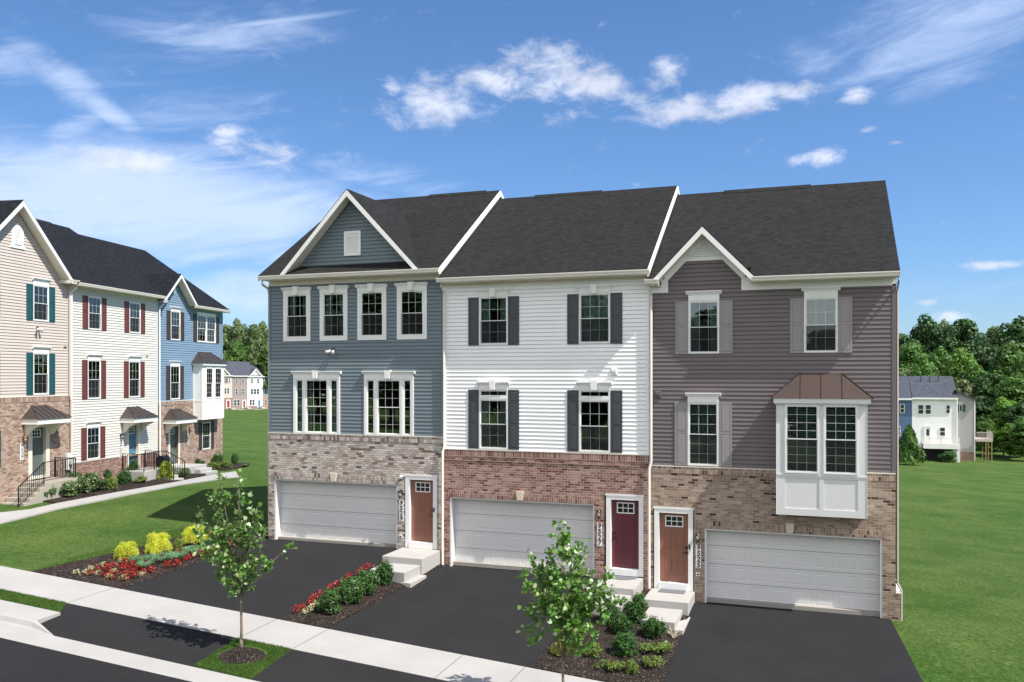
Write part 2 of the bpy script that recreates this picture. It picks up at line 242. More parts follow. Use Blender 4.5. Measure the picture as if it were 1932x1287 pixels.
# ---------------------------------------------------------------- mesh helpers
class MB:
    def __init__(s): s.v=[]; s.f=[]
    def quad(s,a,b,c,d): n=len(s.v); s.v+=[a,b,c,d]; s.f.append((n,n+1,n+2,n+3)); return s
    def poly(s,pts): n=len(s.v); s.v+=list(pts); s.f.append(tuple(range(n,n+len(pts)))); return s
    def box(s,x0,x1,y0,y1,z0,z1):
        n=len(s.v); s.v+=[(x,y,z) for x in(x0,x1) for y in(y0,y1) for z in(z0,z1)]
        for f in((0,1,3,2),(4,6,7,5),(0,4,5,1),(2,3,7,6),(0,2,6,4),(1,5,7,3)): s.f.append(tuple(n+i for i in f))
        return s
    def prism(s,pts,fn,a,b):                                  # 2-D outline swept from a to b; fn(u,v,w)->xyz
        n=len(s.v); k=len(pts); s.v+=[fn(u,v,a) for u,v in pts]+[fn(u,v,b) for u,v in pts]
        s.f.append(tuple(range(n,n+k))); s.f.append(tuple(range(n+2*k-1,n+k-1,-1)))
        for i in range(k): j=(i+1)%k; s.f.append((n+i,n+j,n+k+j,n+k+i))
        return s
    def ring(s,x0,x1,z0,z1,w,y0,y1):                           # rectangular frame in the facade plane
        s.box(x0,x0+w,y0,y1,z0,z1); s.box(x1-w,x1,y0,y1,z0,z1); s.box(x0+w,x1-w,y0,y1,z0,z0+w); s.box(x0+w,x1-w,y0,y1,z1-w,z1); return s
    def tube(s,pts,r,k=6,r1=None):
        pts=[Vector(p) for p in pts]; n0=len(s.v); N=len(pts)
        for i,p in enumerate(pts):
            d=(pts[min(i+1,N-1)]-pts[max(i-1,0)]).normalized(); a=d.orthogonal().normalized() if abs(d.z)>.9 else d.cross(Vector((0,0,1))).normalized(); b=d.cross(a)
            rr=r if r1 is None else r+(r1-r)*i/max(1,N-1)
            if isinstance(rr,tuple): pass
            for j in range(k):
                t=2*math.pi*j/k+math.pi/k; s.v.append(tuple(p+a*math.cos(t)*rr+b*math.sin(t)*rr))
        for i in range(N-1):
            for j in range(k):
                q=(j+1)%k; s.f.append((n0+i*k+j,n0+i*k+q,n0+(i+1)*k+q,n0+(i+1)*k+j))
        s.f.append(tuple(range(n0,n0+k))[::-1]); s.f.append(tuple(range(n0+(N-1)*k,n0+N*k))); return s
    def lathe(s,cx,cy,prof,k=14):
        n0=len(s.v)
        for r,z in prof:
            for j in range(k): a=2*math.pi*j/k; s.v.append((cx+r*math.cos(a),cy+r*math.sin(a),z))
        for i in range(len(prof)-1):
            for j in range(k): q=(j+1)%k; s.f.append((n0+i*k+j,n0+i*k+q,n0+(i+1)*k+q,n0+(i+1)*k+j))
        s.f.append(tuple(range(n0+(len(prof)-1)*k,n0+len(prof)*k))); s.f.append(tuple(range(n0,n0+k))[::-1]); return s
    def mesh(s,name,mat,org=(0,0,0),smooth=False):
        me=bpy.data.meshes.new(name); me.from_pydata([(v[0]-org[0],v[1]-org[1],v[2]-org[2]) for v in s.v],[],s.f)
        bm=bmesh.new(); bm.from_mesh(me); bmesh.ops.recalc_face_normals(bm,faces=bm.faces); bm.to_mesh(me); bm.free()
        me.materials.append(MATS[mat]); 
        if smooth: me.polygons.foreach_set('use_smooth',[True]*len(me.polygons))
        return me
def link(name,me,parent=None,loc=None):
    o=bpy.data.objects.new(name,me); COL.objects.link(o)
    if parent: o.parent=parent
    if loc: o.location=loc
    return o
def tag(o,label=None,cat=None,group=None,kind=None):
    if label: o['label']=label
    if cat: o['category']=cat
    if group: o['group']=group
    if kind: o['kind']=kind
    return o
def empty(name,loc,rz=0,parent=None):
    o=bpy.data.objects.new(name,None); COL.objects.link(o); o.location=loc; o.rotation_euler=(0,0,rz); o.empty_display_size=.3; 
    return o
def bev(o,w=.008,seg=2):
    m=o.modifiers.new('bevel','BEVEL'); m.width=w; m.segments=seg; m.limit_method='ANGLE'; return o
# A row of houses is laid out in its own frame: x along the facade, y inwards, z up.
class Row:
    def __init__(s,origin=(0,0,0),rz=0): s.M=Matrix.Translation(origin)@Matrix.Rotation(rz,4,'Z'); s.rz=rz
    def w(s,x,y,z): return s.M@Vector((x,y,z))
ROWM=Row()
class House:
    def __init__(s,row,name,x0,x1,zb,label,cat='house',group=None):
        s.row=row; s.org=(x0,0,zb); s.x0=x0; s.x1=x1; s.root=empty(name,row.w(x0,0,zb),row.rz); tag(s.root,label,cat,group)
    def part(s,name,mb,mat,parent=None,smooth=False,bevel=0,label=None):
        o=link(name,mb.mesh(name,mat,s.org,smooth),parent or s.root)
        if bevel: bev(o,bevel)
        if label: o['label']=label
        return o

def cells(x0,x1,z0,z1,holes):
    xs=sorted({x0,x1}|{min(max(h[i],x0),x1) for h in holes for i in(0,1)}); zs=sorted({z0,z1}|{min(max(h[i],z0),z1) for h in holes for i in(2,3)})
    for i in range(len(xs)-1):
        for j in range(len(zs)-1):
            a,b,c,d=xs[i],xs[i+1],zs[j],zs[j+1]
            if b-a<1e-6 or d-c<1e-6: continue
            mx,mz=(a+b)/2,(c+d)/2
            if any(h[0]<mx<h[1] and h[2]<mz<h[3] for h in holes): continue
            yield a,b,c,d
def lap(mb,x0,x1,z0,z1,holes=(),bounds=None,pitch=.125,thick=.023,P=lambda u,v,d:(u,-d,v)):
    zt=z0
    while zt<z1-1e-4:
        ze=min(zt+pitch,z1); cuts=sorted({zt,ze}|{h[i] for h in holes for i in(2,3) if zt+.004<h[i]<ze-.004})
        for a,b in zip(cuts[:-1],cuts[1:]):
            mid=(a+b)/2; L0,R0=(x0,x1)
            if bounds: (la,ra),(lb,rb)=bounds(a),bounds(b)
            else: la=lb=x0; ra=rb=x1
            if ra-la<.01: continue
            if rb-lb<0: lb=rb=(lb+rb)/2
            segs=[(la,ra,lb,rb)]; hs=sorted([(h[0],h[1]) for h in holes if h[2]<mid<h[3]])
            xs=[la]; 
            for p,q in hs: xs+=[p,q]
            xs.append(ra)
            fa=thick*(1-(a-zt)/pitch)+.001; fb=thick*(1-(b-zt)/pitch)+.001
            for i in range(0,len(xs),2):
                p,q=xs[i],xs[i+1]
                if q-p<.003: continue
                pb=lb if i==0 else p; qb=rb if i==len(xs)-2 else q
                g=.015
                if ze-zt>.06 and abs(b-ze)<1e-6 and b-a>.03 and ze<z1-1e-4:
                    bt_=b-g; fm=thick*(1-(bt_-zt)/pitch)+.001; t_=(bt_-a)/(b-a); pm=p+(pb-p)*t_; qm=q+(qb-q)*t_
                    mb.quad(P(p,a,fa),P(q,a,fa),P(qm,bt_,fm),P(pm,bt_,fm)); mb.quad(P(pm,bt_,fm),P(qm,bt_,fm),P(qm,bt_,-.010),P(pm,bt_,-.010)); mb.quad(P(pm,bt_,-.010),P(qm,bt_,-.010),P(qb,b,-.010),P(pb,b,-.010))
                else: mb.quad(P(p,a,fa),P(q,a,fa),P(qb,b,fb),P(pb,b,fb))
                if abs(a-zt)<1e-6: mb.quad(P(p,a,-.010),P(q,a,-.010),P(q,a,fa),P(p,a,fa))
        zt=ze
def brickface(mb,x0,x1,z0,z1,holes,front=-.03,back=.30):
    for a,b,c,d in cells(x0,x1,z0,z1,holes): mb.quad((a,front,c),(b,front,c),(b,front,d),(a,front,d))
    mb.quad((x0,front,z0),(x0,back,z0),(x0,back,z1),(x0,front,z1)); mb.quad((x1,front,z0),(x1,back,z0),(x1,back,z1),(x1,front,z1)); mb.quad((x0,front,z1),(x1,front,z1),(x1,back,z1),(x0,back,z1))
    for h in holes:
        a,b,c,d=max(h[0],x0),min(h[1],x1),max(h[2],z0),min(h[3],z1)
        if b<=a or d<=c: continue
        mb.quad((a,front,c),(a,back,c),(a,back,d),(a,front,d)); mb.quad((b,front,c),(b,back,c),(b,back,d),(b,front,d)); mb.quad((a,front,c),(b,front,c),(b,back,c),(a,back,c)); mb.quad((a,front,d),(b,front,d),(b,back,d),(a,back,d))

def sash_unit(fr,gl,x0,x1,z0,z1,cols,rows,y=0,double=True,split=.5,y_out=-.045,rails=True):
    fr.ring(x0,x1,z0,z1,.042,y+y_out,y+.06)
    gx0,gx1,gz0,gz1=x0+.042,x1-.042,z0+.042,z1-.042; zm=gz0+(gz1-gz0)*split
    def grid(a,b,c,d,yy,cl,rw,s=.027):
        fr.ring(a,b,c,d,s,yy-.012,yy+.014); ia,ib,ic,id_=a+s,b-s,c+s,d-s
        gl.box(ia-.004,ib+.004,yy,yy+.003,ic-.004,id_+.004)
        if rails:
            for i in range(1,cl): X=ia+(ib-ia)*i/cl; fr.box(X-.0036,X+.0036,yy-.006,yy-.0015,ic,id_)
            for j in range(1,rw): Z=ic+(id_-ic)*j/rw; fr.box(ia,ib,yy-.0065,yy-.002,Z-.0036,Z+.0036)
    if double:
        grid(gx0,gx1,zm-.02,gz1,y-.012,cols,rows); grid(gx0,gx1,gz0,zm+.02,y+.022,cols,rows)
    else: grid(gx0,gx1,gz0,gz1,y-.005,cols,rows)
def cover(H,x0,x1,z0,z1,kind,parent,seed=0):
    rnd=random.Random(seed); mb=MB(); y=.12
    if kind=='curtain':
        for (a,b) in ((x0,x0+(x1-x0)*.34),(x1-(x1-x0)*.30,x1)):
            n=14; 
            for i in range(n):
                u0=a+(b-a)*i/n; u1=a+(b-a)*(i+1)/n; ya=y+.02*math.sin(i*1.9); yb=y+.02*math.sin((i+1)*1.9); mb.quad((u0,ya,z0),(u1,yb,z0),(u1,yb,z1),(u0,ya,z1))
        H.part('curtain',mb,'curtain_cloth',parent)
    elif kind=='sheer':
        n=34
        for i in range(n):
            u0=x0+(x1-x0)*i/n; u1=x0+(x1-x0)*(i+1)/n; ya=y+.02*math.sin(i*1.7); yb=y+.02*math.sin((i+1)*1.7); mb.quad((u0,ya,z0),(u1,yb,z0),(u1,yb,z1),(u0,ya,z1))
        H.part('curtain',mb,'curtain_cloth',parent)
    elif kind in('blind','blind_pale'):
        z=z1
        while z>z0: mb.quad((x0,y,z),(x1,y,z),(x1,y-.03,z-.042),(x0,y-.03,z-.042)); z-=.05
        H.part('blind',mb,'blind_slat' if kind=='blind' else 'blind_pale',parent)
def head(H,x0,x1,z,parent,board=.15,crown=True,key=False,y=0,mat='trim_white',ext=.07,keyh=.28):
    mb=MB(); mb.box(x0,x1,y-.055,y,z,z+board)
    if crown:
        pr=[(0,0),(-.075,0),(-.075,.018),(-.095,.03),(-.118,.062),(-.135,.075),(-.135,.10),(0,.10)]
        mb.prism([(p,z+board+q-.0) for p,q in pr],lambda u,v,w:(w,y+u,v),x0-ext,x1+ext)
    o=H.part('head_trim',mb,mat,parent)
    if key:
        c=(x0+x1)/2; k=MB(); zt=z+board+.125; k.prism([(c-.075,zt-keyh),(c+.075,zt-keyh),(c+.11,zt),(c-.11,zt)],lambda u,v,w:(u,w,v),y-.165,y); H.part('keystone',k,'limestone' if key=='stone' else mat,parent)
def window(H,x0,x1,z0,z1,cols=3,rows=2,casing=0,hd=None,cov=None,transom=0,y=0,units=None,mat='vinyl_white',sill=False,seed=0):
    fr,gl=MB(),MB()
    if casing:
        fr.box(x0-casing,x0,y-.04,y,z0-casing,z1+.0); fr.box(x1,x1+casing,y-.04,y,z0-casing,z1); fr.box(x0,x1,y-.042,y,z0-casing,z0); 
    zt=z1
    if transom:
        sash_unit(fr,gl,x0,x1,z1-transom,z1,cols,1,y,False); zt=z1-transom-.0
        fr.box(x0,x1,y-.05,y+.06,zt-.05,zt); zt-=.05
    if units:
        for (a,b,c_,r_,dbl) in units: sash_unit(fr,gl,a,b,z0,zt,c_,r_,y,dbl)
    else: sash_unit(fr,gl,x0,x1,z0,zt,cols,rows,y)
    w=H.part('window',fr,mat); H.part('pane',gl,'glass',w)
    if not units:
        sm=MB(); zm_=z0+(zt-z0)*.5; sm.quad((x0+.06,y-.036,z0+.06),(x1-.06,y-.036,z0+.06),(x1-.06,y-.036,zm_-.01),(x0+.06,y-.036,zm_-.01)); H.part('insect_screen',sm,'screen',w)
    if hd: head(H,x0-casing,x1+casing,z1,w,**hd)
    if cov: cover(H,x0+.05,x1-.05,z0+.05,z1-.05,cov,w,seed)
    return (x0+.02,x1-.02,z0+.02,z1-.02)
def shutter(H,x0,x1,z0,z1,mat,panels=2,y=0):
    mb=MB(); mb.box(x0,x1,y-.030,y-.004,z0,z1); s=.052
    if panels==2: ed=[z0,z0+(z1-z0)*.52,z1]
    else: ed=[z0,z0+(z1-z0)*.42,z0+(z1-z0)*.79,z1]
    mb.box(x0,x0+s,y-.042,y-.030,z0,z1); mb.box(x1-s,x1,y-.042,y-.030,z0,z1)
    for i,e in enumerate(ed):
        a=e if i==0 else e-s*.5; b=e if i==len(ed)-1 else e+s*.5
        if i==0: b=e+s
        if i==len(ed)-1: a=e-s
        mb.box(x0+s,x1-s,y-.042,y-.030,a,b)
    for i in range(len(ed)-1):
        a=ed[i]+(s if i==0 else s*.5); b=ed[i+1]-(s if i==len(ed)-2 else s*.5); X0,X1=x0+s,x1-s; g=.012; q=.036
        n=len(mb.v); mb.v+=[(X0+g,y-.0305,a+g),(X1-g,y-.0305,a+g),(X1-g,y-.0305,b-g),(X0+g,y-.0305,b-g),(X0+q,y-.040,a+q),(X1-q,y-.040,a+q),(X1-q,y-.040,b-q),(X0+q,y-.040,b-q)]
        for f in((0,1,5,4),(1,2,6,5),(2,3,7,6),(3,0,4,7),(4,5,6,7)): mb.f.append(tuple(n+k for k in f))
    H.part('shutter',mb,mat)
def panel_rect(mb,x0,x1,z0,z1,y,g=.022,dep=.010):           # embossed panel: groove then raised field
    q=g*2
    n=len(mb.v); mb.v+=[(x0,y,z0),(x1,y,z0),(x1,y,z1),(x0,y,z1),(x0+g,y+dep,z0+g),(x1-g,y+dep,z0+g),(x1-g,y+dep,z1-g),(x0+g,y+dep,z1-g),(x0+q,y-.002,z0+q),(x1-q,y-.002,z0+q),(x1-q,y-.002,z1-q),(x0+q,y-.002,z1-q)]
    for a in(0,4):
        for i in range(4): j=(i+1)%4; mb.f.append((n+a+i,n+a+j,n+a+4+j,n+a+4+i))
    mb.f.append((n+8,n+9,n+10,n+11))
def door(H,x0,x1,z0,z1,mat,trim=(.14,.15,.20),y=.11,handle='right',bell=False,casemat='trim_white',glass_w=.60):
    fr=MB(); tl,tt,tb=trim
    fr.box(x0-tl,x0,-.045,y+.05,z0-tb,z1+tt); fr.box(x1,x1+tl,-.045,y+.05,z0-tb,z1+tt); fr.box(x0,x1,-.045,y+.05,z1,z1+tt); fr.box(x0,x1,-.07,y+.05,z0-tb,z0)
    fr.box(x0-tl-.03,x1+tl+.03,-.06,-.0455,z1+tt-.03,z1+tt+.03)
    c=H.part('door_frame',fr,casemat); w=x1-x0; h=z1-z0; xc=(x0+x1)/2
    d=MB(); holes=[]; gz0,gz1=z0+h*.795,z0+h*.955; gw=glass_w*w/.87*.5*.9
    pans=[(x0+w*.15,x0+w*.43),(x0+w*.57,x0+w*.85)]; rows=[(z0+h*.10,z0+h*.385),(z0+h*.46,z0+h*.74)]
    holes=[(a,b,c_,d_) for a,b in pans for c_,d_ in rows]
    for a,b,c_,d_ in cells(x0,x1,z0,z1,holes): d.quad((a,y,c_),(b,y,c_),(b,y,d_),(a,y,d_))
    for a,b,c_,d_ in holes: panel_rect(d,a,b,c_,d_,y,.016,.010)
    d.quad((x0,y+.04,z0),(x1,y+.04,z0),(x1,y+.04,z1),(x0,y+.04,z1))
    D=H.part('door',d,mat); lf,lg=MB(),MB(); lf.ring(xc-gw,xc+gw,gz0,gz1,.03,y-.016,y+.0)
    for i in(1,2): X=xc-gw+.03+(2*gw-.06)*i/3; lf.box(X-.009,X+.009,y-.014,y-.002,gz0+.03,gz1-.03)
    zc=(gz0+gz1)/2; lf.box(xc-gw+.03,xc+gw-.03,y-.0145,y-.0025,zc-.009,zc+.009); lg.box(xc-gw+.02,xc+gw-.02,y-.004,y-.001,gz0+.02,gz1-.02)
    H.part('window_frame',lf,'vinyl_white',D); bk=H.part('pane',lg,'glass',D)
    hb=MB(); hx=x1-.07 if handle=='right' else x0+.07; zh=z0+h*.46
    hb.lathe(hx,0,[(.001,0),(.001,0)],4) if False else None
    hb.box(hx-.032,hx+.032,y-.03,y,zh-.09,zh-.03); hb.box(hx-.13 if handle=='right' else hx,hx if handle=='right' else hx+.13,y-.06,y-.04,zh-.068,zh-.05); hb.box(hx-.012,hx+.012,y-.06,y-.03,zh-.07,zh-.048); hb.box(hx-.035,hx+.035,y-.035,y,zh+.06,zh+.13)
    H.part('handle',hb,'black_metal',D,bevel=.006)
    if bell: b=MB(); b.box(x1+.02 if handle=='right' else x0-.06,x1+.06 if handle=='right' else x0-.02,-.07,-.045,z0+h*.5,z0+h*.57); H.part('doorbell',b,'black_metal',bevel=.005)
def garage(H,x0,x1,z0,z1,y=.285):
    mb=MB(); holes=[]; nr,nc=4,8; rh=(z1-z0)/nr; cw=(x1-x0)/nc
    for r in range(nr):
        for c in range(nc):
            holes.append((x0+cw*c+.055,x0+cw*(c+1)-.055,z0+rh*r+.10,z0+rh*(r+1)-.09))
    for a,b,c_,d_ in cells(x0,x1,z0,z1,holes): mb.quad((a,y,c_),(b,y,c_),(b,y,d_),(a,y,d_))
    for h in holes: panel_rect(mb,*h,y,.020,.009)
    D=H.part('garage_door',mb,'garage_paint')
    s=MB()
    for r in range(1,nr): s.box(x0,x1,y-.002,y+.001,z0+rh*r-.006,z0+rh*r+.006)
    H.part('section_seam',s,'joint_dark',D)
    s=MB(); s.box(x0,x1,y-.012,y+.01,z0-.03,z0+.025); H.part('bottom_seal',s,'black_metal',D)
    f=MB(); f.box(x0-.03,x0+.05,-.02,y-.003,z0-.03,z1+.02); f.box(x1-.05,x1+.03,-.02,y-.003,z0-.03,z1+.02); f.box(x0+.05,x1-.05,-.02,y-.003,z1-.045,z1+.02)
    H.part('garage_frame',f,'garage_paint'); f=MB(); f.box(x0-.02,x1+.02,.152,y+.05,z0-.20,z0+.012); H.part('sill',f,'joint_light')
def header_arch(H,x0,x1,z,mat,h=.235,key=None,y=-.03):
    mb=MB(); mb.box(x0,x1,y-.022,y+.05,z,z+h); H.part('brick_header',mb,mat)
    if key is not None: k=MB(); k.prism([(key-.085,z+.01),(key+.085,z+.01),(key+.12,z+.29),(key-.12,z+.29)],lambda u,v,w:(u,w,v),y-.075,y); H.part('keystone',k,'limestone')
def wall_lamp(H,x,z,parent=None,mat='black_metal',y=-.03):
    m=MB(); m.box(x-.045,x+.045,y-.02,y,z+.02,z+.16); m.tube([(x,y-.02,z+.14),(x,y-.09,z+.19),(x,y-.12,z+.15)],.012)
    m.lathe(x,y-.12,[(.02,z+.17),(.075,z+.11),(.085,z+.10),(.02,z+.10)],10); m.lathe(x,y-.12,[(.012,z-.12),(.05,z-.07),(.055,z-.06),(.01,z-.06)],10)
    for a in range(4): t=a*math.pi/2+.6; m.tube([(x+.05*math.cos(t),y-.12+.05*math.sin(t),z-.07),(x+.072*math.cos(t),y-.12+.072*math.sin(t),z+.10)],.006,4)
    o=H.part('wall_lamp',m,mat); g=MB(); g.lathe(x,y-.12,[(.03,z-.06),(.058,z+.09),(.02,z+.095)],10); H.part('lamp_glass',g,'lamp_glow_glass',o,True)
def text_mesh(name,s,size,mat,ext=.004,shear=0):
    cu=bpy.data.curves.new(name,'FONT'); cu.body=s; cu.size=size; cu.extrude=ext; cu.align_x='CENTER'; cu.align_y='CENTER'; cu.shear=shear; cu.offset=0; cu.bevel_depth=.0045; cu.bevel_resolution=0
    ob=bpy.data.objects.new(name,cu); COL.objects.link(ob); dg=bpy.context.evaluated_depsgraph_get(); me=bpy.data.meshes.new_from_object(ob.evaluated_get(dg)); bpy.data.objects.remove(ob); me.name=name
    me.materials.clear(); me.materials.append(MATS[mat]); return me
def number_sign(H,x,z0,z1,digits,w=.15,y=-.035):
    m=MB(); m.box(x-w/2,x+w/2,y-.015,y,z0,z1); o=H.part('number_sign',m,'plaque'); st=(z1-z0)/len(digits)
    for i,d in enumerate(digits):
        me=text_mesh('digit',d,st*1.22,'black_metal',.003,.12); q=link('digit',me,o); q.rotation_euler=(R(90),0,0); q.location=(x-H.org[0],y-.018-H.org[1],z1-st*(i+.5)-H.org[2])
def doorbell_box(H,x,z): m=MB(); m.box(x-.06,x+.06,-.05,-.03,z-.05,z+.05); o=H.part('outlet_cover',m,'plaque',bevel=.012); k=MB(); k.box(x-.035,x+.035,-.056,-.05,z-.022,z+.02); H.part('outlet',k,'black_metal',o)
def vent_box(H,x,z,mat='trim_white'): m=MB(); m.box(x-.10,x+.10,-.05,0,z-.10,z+.10); m.box(x-.07,x+.07,-.09,-.05,z-.02,z+.08); m.box(x-.07,x+.07,-.075,-.05,z-.07,z-.03); H.part('wall_vent',m,mat,bevel=.008)
def floodlight(H,x,z,mats=('trim_cream','plaque')):
    m=MB(); m.lathe(x,-.02,[(.001,z),(.001,z)],4) if False else None
    m.box(x-.05,x+.05,-.03,0,z+.03,z+.13); m.tube([(x-.03,-.03,z+.08),(x-.09,-.12,z+.03)],.02); m.tube([(x+.03,-.03,z+.08),(x+.05,-.13,z+.03)],.02); o=H.part('floodlight',m,'black_metal')
    b=MB(); b.tube([(x-.07,-.09,z+.05),(x-.12,-.16,z+.01),(x-.19,-.22,z-.03)],.035,10,.075); b.tube([(x+.045,-.10,z+.05),(x+.06,-.16,z),(x+.075,-.21,z-.05)],.035,10,.075); H.part('bulb',b,'lamp_glow_glass',o,True)
def gutter(H,x0,x1,z,y=-.40,ht=.14,mat='gutter_white'):
    pr=[(0,0),(0,-ht),(-.085,-ht),(-.10,-ht+.03),(-.10,-ht+.05),(-.125,-.03),(-.125,0),(-.118,0),(-.115,-.02),(-.01,-.02),(-.01,0)]
    m=MB(); m.prism([(y+a,z+b) for a,b in pr],lambda u,v,w:(w,u,v),x0,x1); return H.part('gutter',m,mat)
def eave(H,x0,x1,z,y=-.40,drop=.14,fz=.16,mat='trim_cream'):          # fascia, soffit and frieze under a gutter
    m=MB(); m.box(x0,x1,y,y+.02,z-drop-.01,z); m.box(x0,x1,y+.02,0,z-drop-.01,z-drop+.01); H.part('soffit',m,mat)
    f=MB(); f.box(x0,x1,-.028,0,z-drop-fz,z-drop-.012); H.part('frieze_board',f,mat)
def downspout(H,pts,w=.045,mat='gutter_white'): m=MB(); m.tube(pts,w,4); H.part('downspout',m,mat)
def slope_z(z,y,pitch,ye=-.5): return z+.03+(y-ye)*pitch
def main_roof(H,x0,x1,z,pitch,depth,segs=None,mat='shingle',ye=-.47,th=.10,vent=None):
    yr=depth/2; m=MB()
    for a,b,ys in (segs or [(x0,x1,ye)]):
        za=z+.02+(ys-ye)*pitch; zr=z+.02+(yr-ye)*pitch; yb=depth-ye
        m.prism([(ys,za),(yr,zr),(yr,zr-th),(ys,za-th)],lambda u,v,w:(w,u,v),a,b); m.prism([(yr,zr),(yb,z+.02),(yb,z+.02-th),(yr,zr-th)],lambda u,v,w:(w,u,v),a,b)
    r=H.part('roof',m,mat); zr=z+.02+(yr-ye)*pitch
    if vent: k=MB(); k.prism([(yr-.20,zr-.20*pitch+.01),(yr-.18,zr-.18*pitch+.03),(yr,zr+.04),(yr+.18,zr-.18*pitch+.03),(yr+.2,zr-.2*pitch+.01)],lambda u,v,w:(w,u,v),*vent); H.part('ridge_vent',k,'shingle',r)
    return zr
def rake(H,x,z,pitch,depth,w=.04,h=.22,ye=-.47,mat='trim_white',back=True):
    yr=depth/2; zr=z+.015+(yr-ye)*pitch; m=MB()
    m.prism([(ye,z-.01-h),(ye,z-.01),(yr,zr-.02),(yr,zr-.02-h)],lambda u,v,ww:(ww,u,v),x,x+w)
    if back: m.prism([(yr,zr-.02-h),(yr,zr-.02),(depth-ye,z-.01),(depth-ye,z-.01-h)],lambda u,v,ww:(ww,u,v),x,x+w)
    H.part('rake_board',m,mat)
def side_wall(H,x,sgn,zb,ze,pitch,depth,mat):                         # lap siding on an end wall
    m=MB(); yr=depth/2; top=ze+yr*pitch+.15
    def bd(z): 
        if z<=ze+.1: return (0,depth)
        k=(z-ze-.1)/pitch; return (k,depth-k)
    lap(m,0,depth,zb,top,bounds=bd,P=lambda u,v,d:(x+sgn*d,u,v),thick=.023); H.part('end_wall',m,mat)
def shell(H,zb,ze,pitch,depth,floors,back='siding_grey'):            # party walls, rear wall, floors and a partition behind the windows
    x0,x1=H.x0+.012,H.x1-.012; m=MB(); yr=depth/2; zr=ze+.05+(yr+.46)*pitch-.12
    for x in(x0,x1): m.poly([(x,.03,zb),(x,depth,zb),(x,depth,ze),(x,yr,zr),(x,.03,ze)])
    m.quad((x0,depth,zb),(x1,depth,zb),(x1,depth,ze),(x0,depth,ze)); H.part('structure_wall',m,back)
    f=MB()
    for z in floors: f.box(x0+.01,x1-.01,.10,depth-.05,z-.12,z)
    f.quad((x0+.01,3.6,zb),(x1-.01,3.6,zb),(x1-.01,3.6,ze),(x0+.01,3.6,ze)); H.part('interior',f,'interior_wall')
def gable_dormer(H,xc,zf,hw,za,mat_roof,yend,wall=None,trim='trim_white',oh=-.44,th=.09,board=.20,soff=True,inner=0,ypent=0):
    # two roof slopes, rake fascia boards and soffit; feet at xc+-hw,zf, apex za
    m=MB(); m.prism([(xc-hw,zf),(xc,za),(xc,za-th),(xc-hw+.02,zf-th)],lambda u,v,w:(u,w,v),oh-.02,yend); m.prism([(xc,za),(xc+hw,zf),(xc+hw-.02,zf-th),(xc,za-th)],lambda u,v,w:(u,w,v),oh-.02,yend)
    r=H.part('gable_roof',m,mat_roof); k=(za-zf)/hw; f=MB(); bz=board*math.sqrt(1+k*k)
    f.prism([(xc-hw-.02,zf-th+.03),(xc,za-.04),(xc,za-.04-bz),(xc-hw-.02,zf-th+.03-bz*.9)],lambda u,v,w:(u,w,v),oh-.03,oh+.03); f.prism([(xc,za-.04),(xc+hw+.02,zf-th+.03),(xc+hw+.02,zf-th+.03-bz*.9),(xc,za-.04-bz)],lambda u,v,w:(u,w,v),oh-.031,oh+.03)
    H.part('rake_board',f,trim)
    s=MB(); d=bz*.72
    s.prism([(xc-hw+.03,zf-d),(xc,za-d),(xc,za-d-.03),(xc-hw+.05,zf-d-.03)],lambda u,v,w:(u,w,v),oh+.03,-.001); s.prism([(xc,za-d),(xc+hw-.03,zf-d),(xc+hw-.05,zf-d-.03),(xc,za-d-.03)],lambda u,v,w:(u,w,v),oh+.03,-.002); H.part('soffit',s,'trim_cream')
    if inner:
        g=MB(); i0=d+.03; a=i0; b=i0+inner*math.sqrt(1+k*k)
        g.prism([(xc-hw+.25,zf-a+.25*k),(xc,za-a),(xc,za-b),(xc-hw+.25,zf-b+.25*k)],lambda u,v,w:(u,w,v),-.034,.0); g.prism([(xc,za-a),(xc+hw-.25,zf-a+.25*k),(xc+hw-.25,zf-b+.25*k),(xc,za-b)],lambda u,v,w:(u,w,v),-.035,.0); H.part('gable_trim',g,trim)
    return r
def hip_roof(H,x0,x1,xa,xb,z0,z1,out,mat,seams,parent=None,name='canopy_roof',seammat='metal_seam',over=.05):
    m=MB(); a=(x0,-out,z0); b=(x1,-out,z0); c=(x1,0,z0); d=(x0,0,z0); e=(xa,0,z1); f=(xb,0,z1)
    m.quad(a,b,f,e); m.poly([a,e,d]); m.poly([b,c,f]); m.quad(a,b,c,d); o=H.part(name,m,mat,parent); s=MB()
    def rib(p,q): s.tube([Vector(p)+Vector((0,-.004,.012)),Vector(q)+Vector((0,-.004,.012))],.013,4)
    for t in seams:
        X=x0+(x1-x0)*t; q=1. if xa<=X<=xb else ((X-x0)/(xa-x0) if X<xa else (x1-X)/(x1-xb)); rib((X,-out,z0),(X,-out*(1-q),z0+(z1-z0)*q))
    rib(a,e); rib(b,f); rib(e,f); H.part('seam',s,seammat,o if not parent else parent); return o

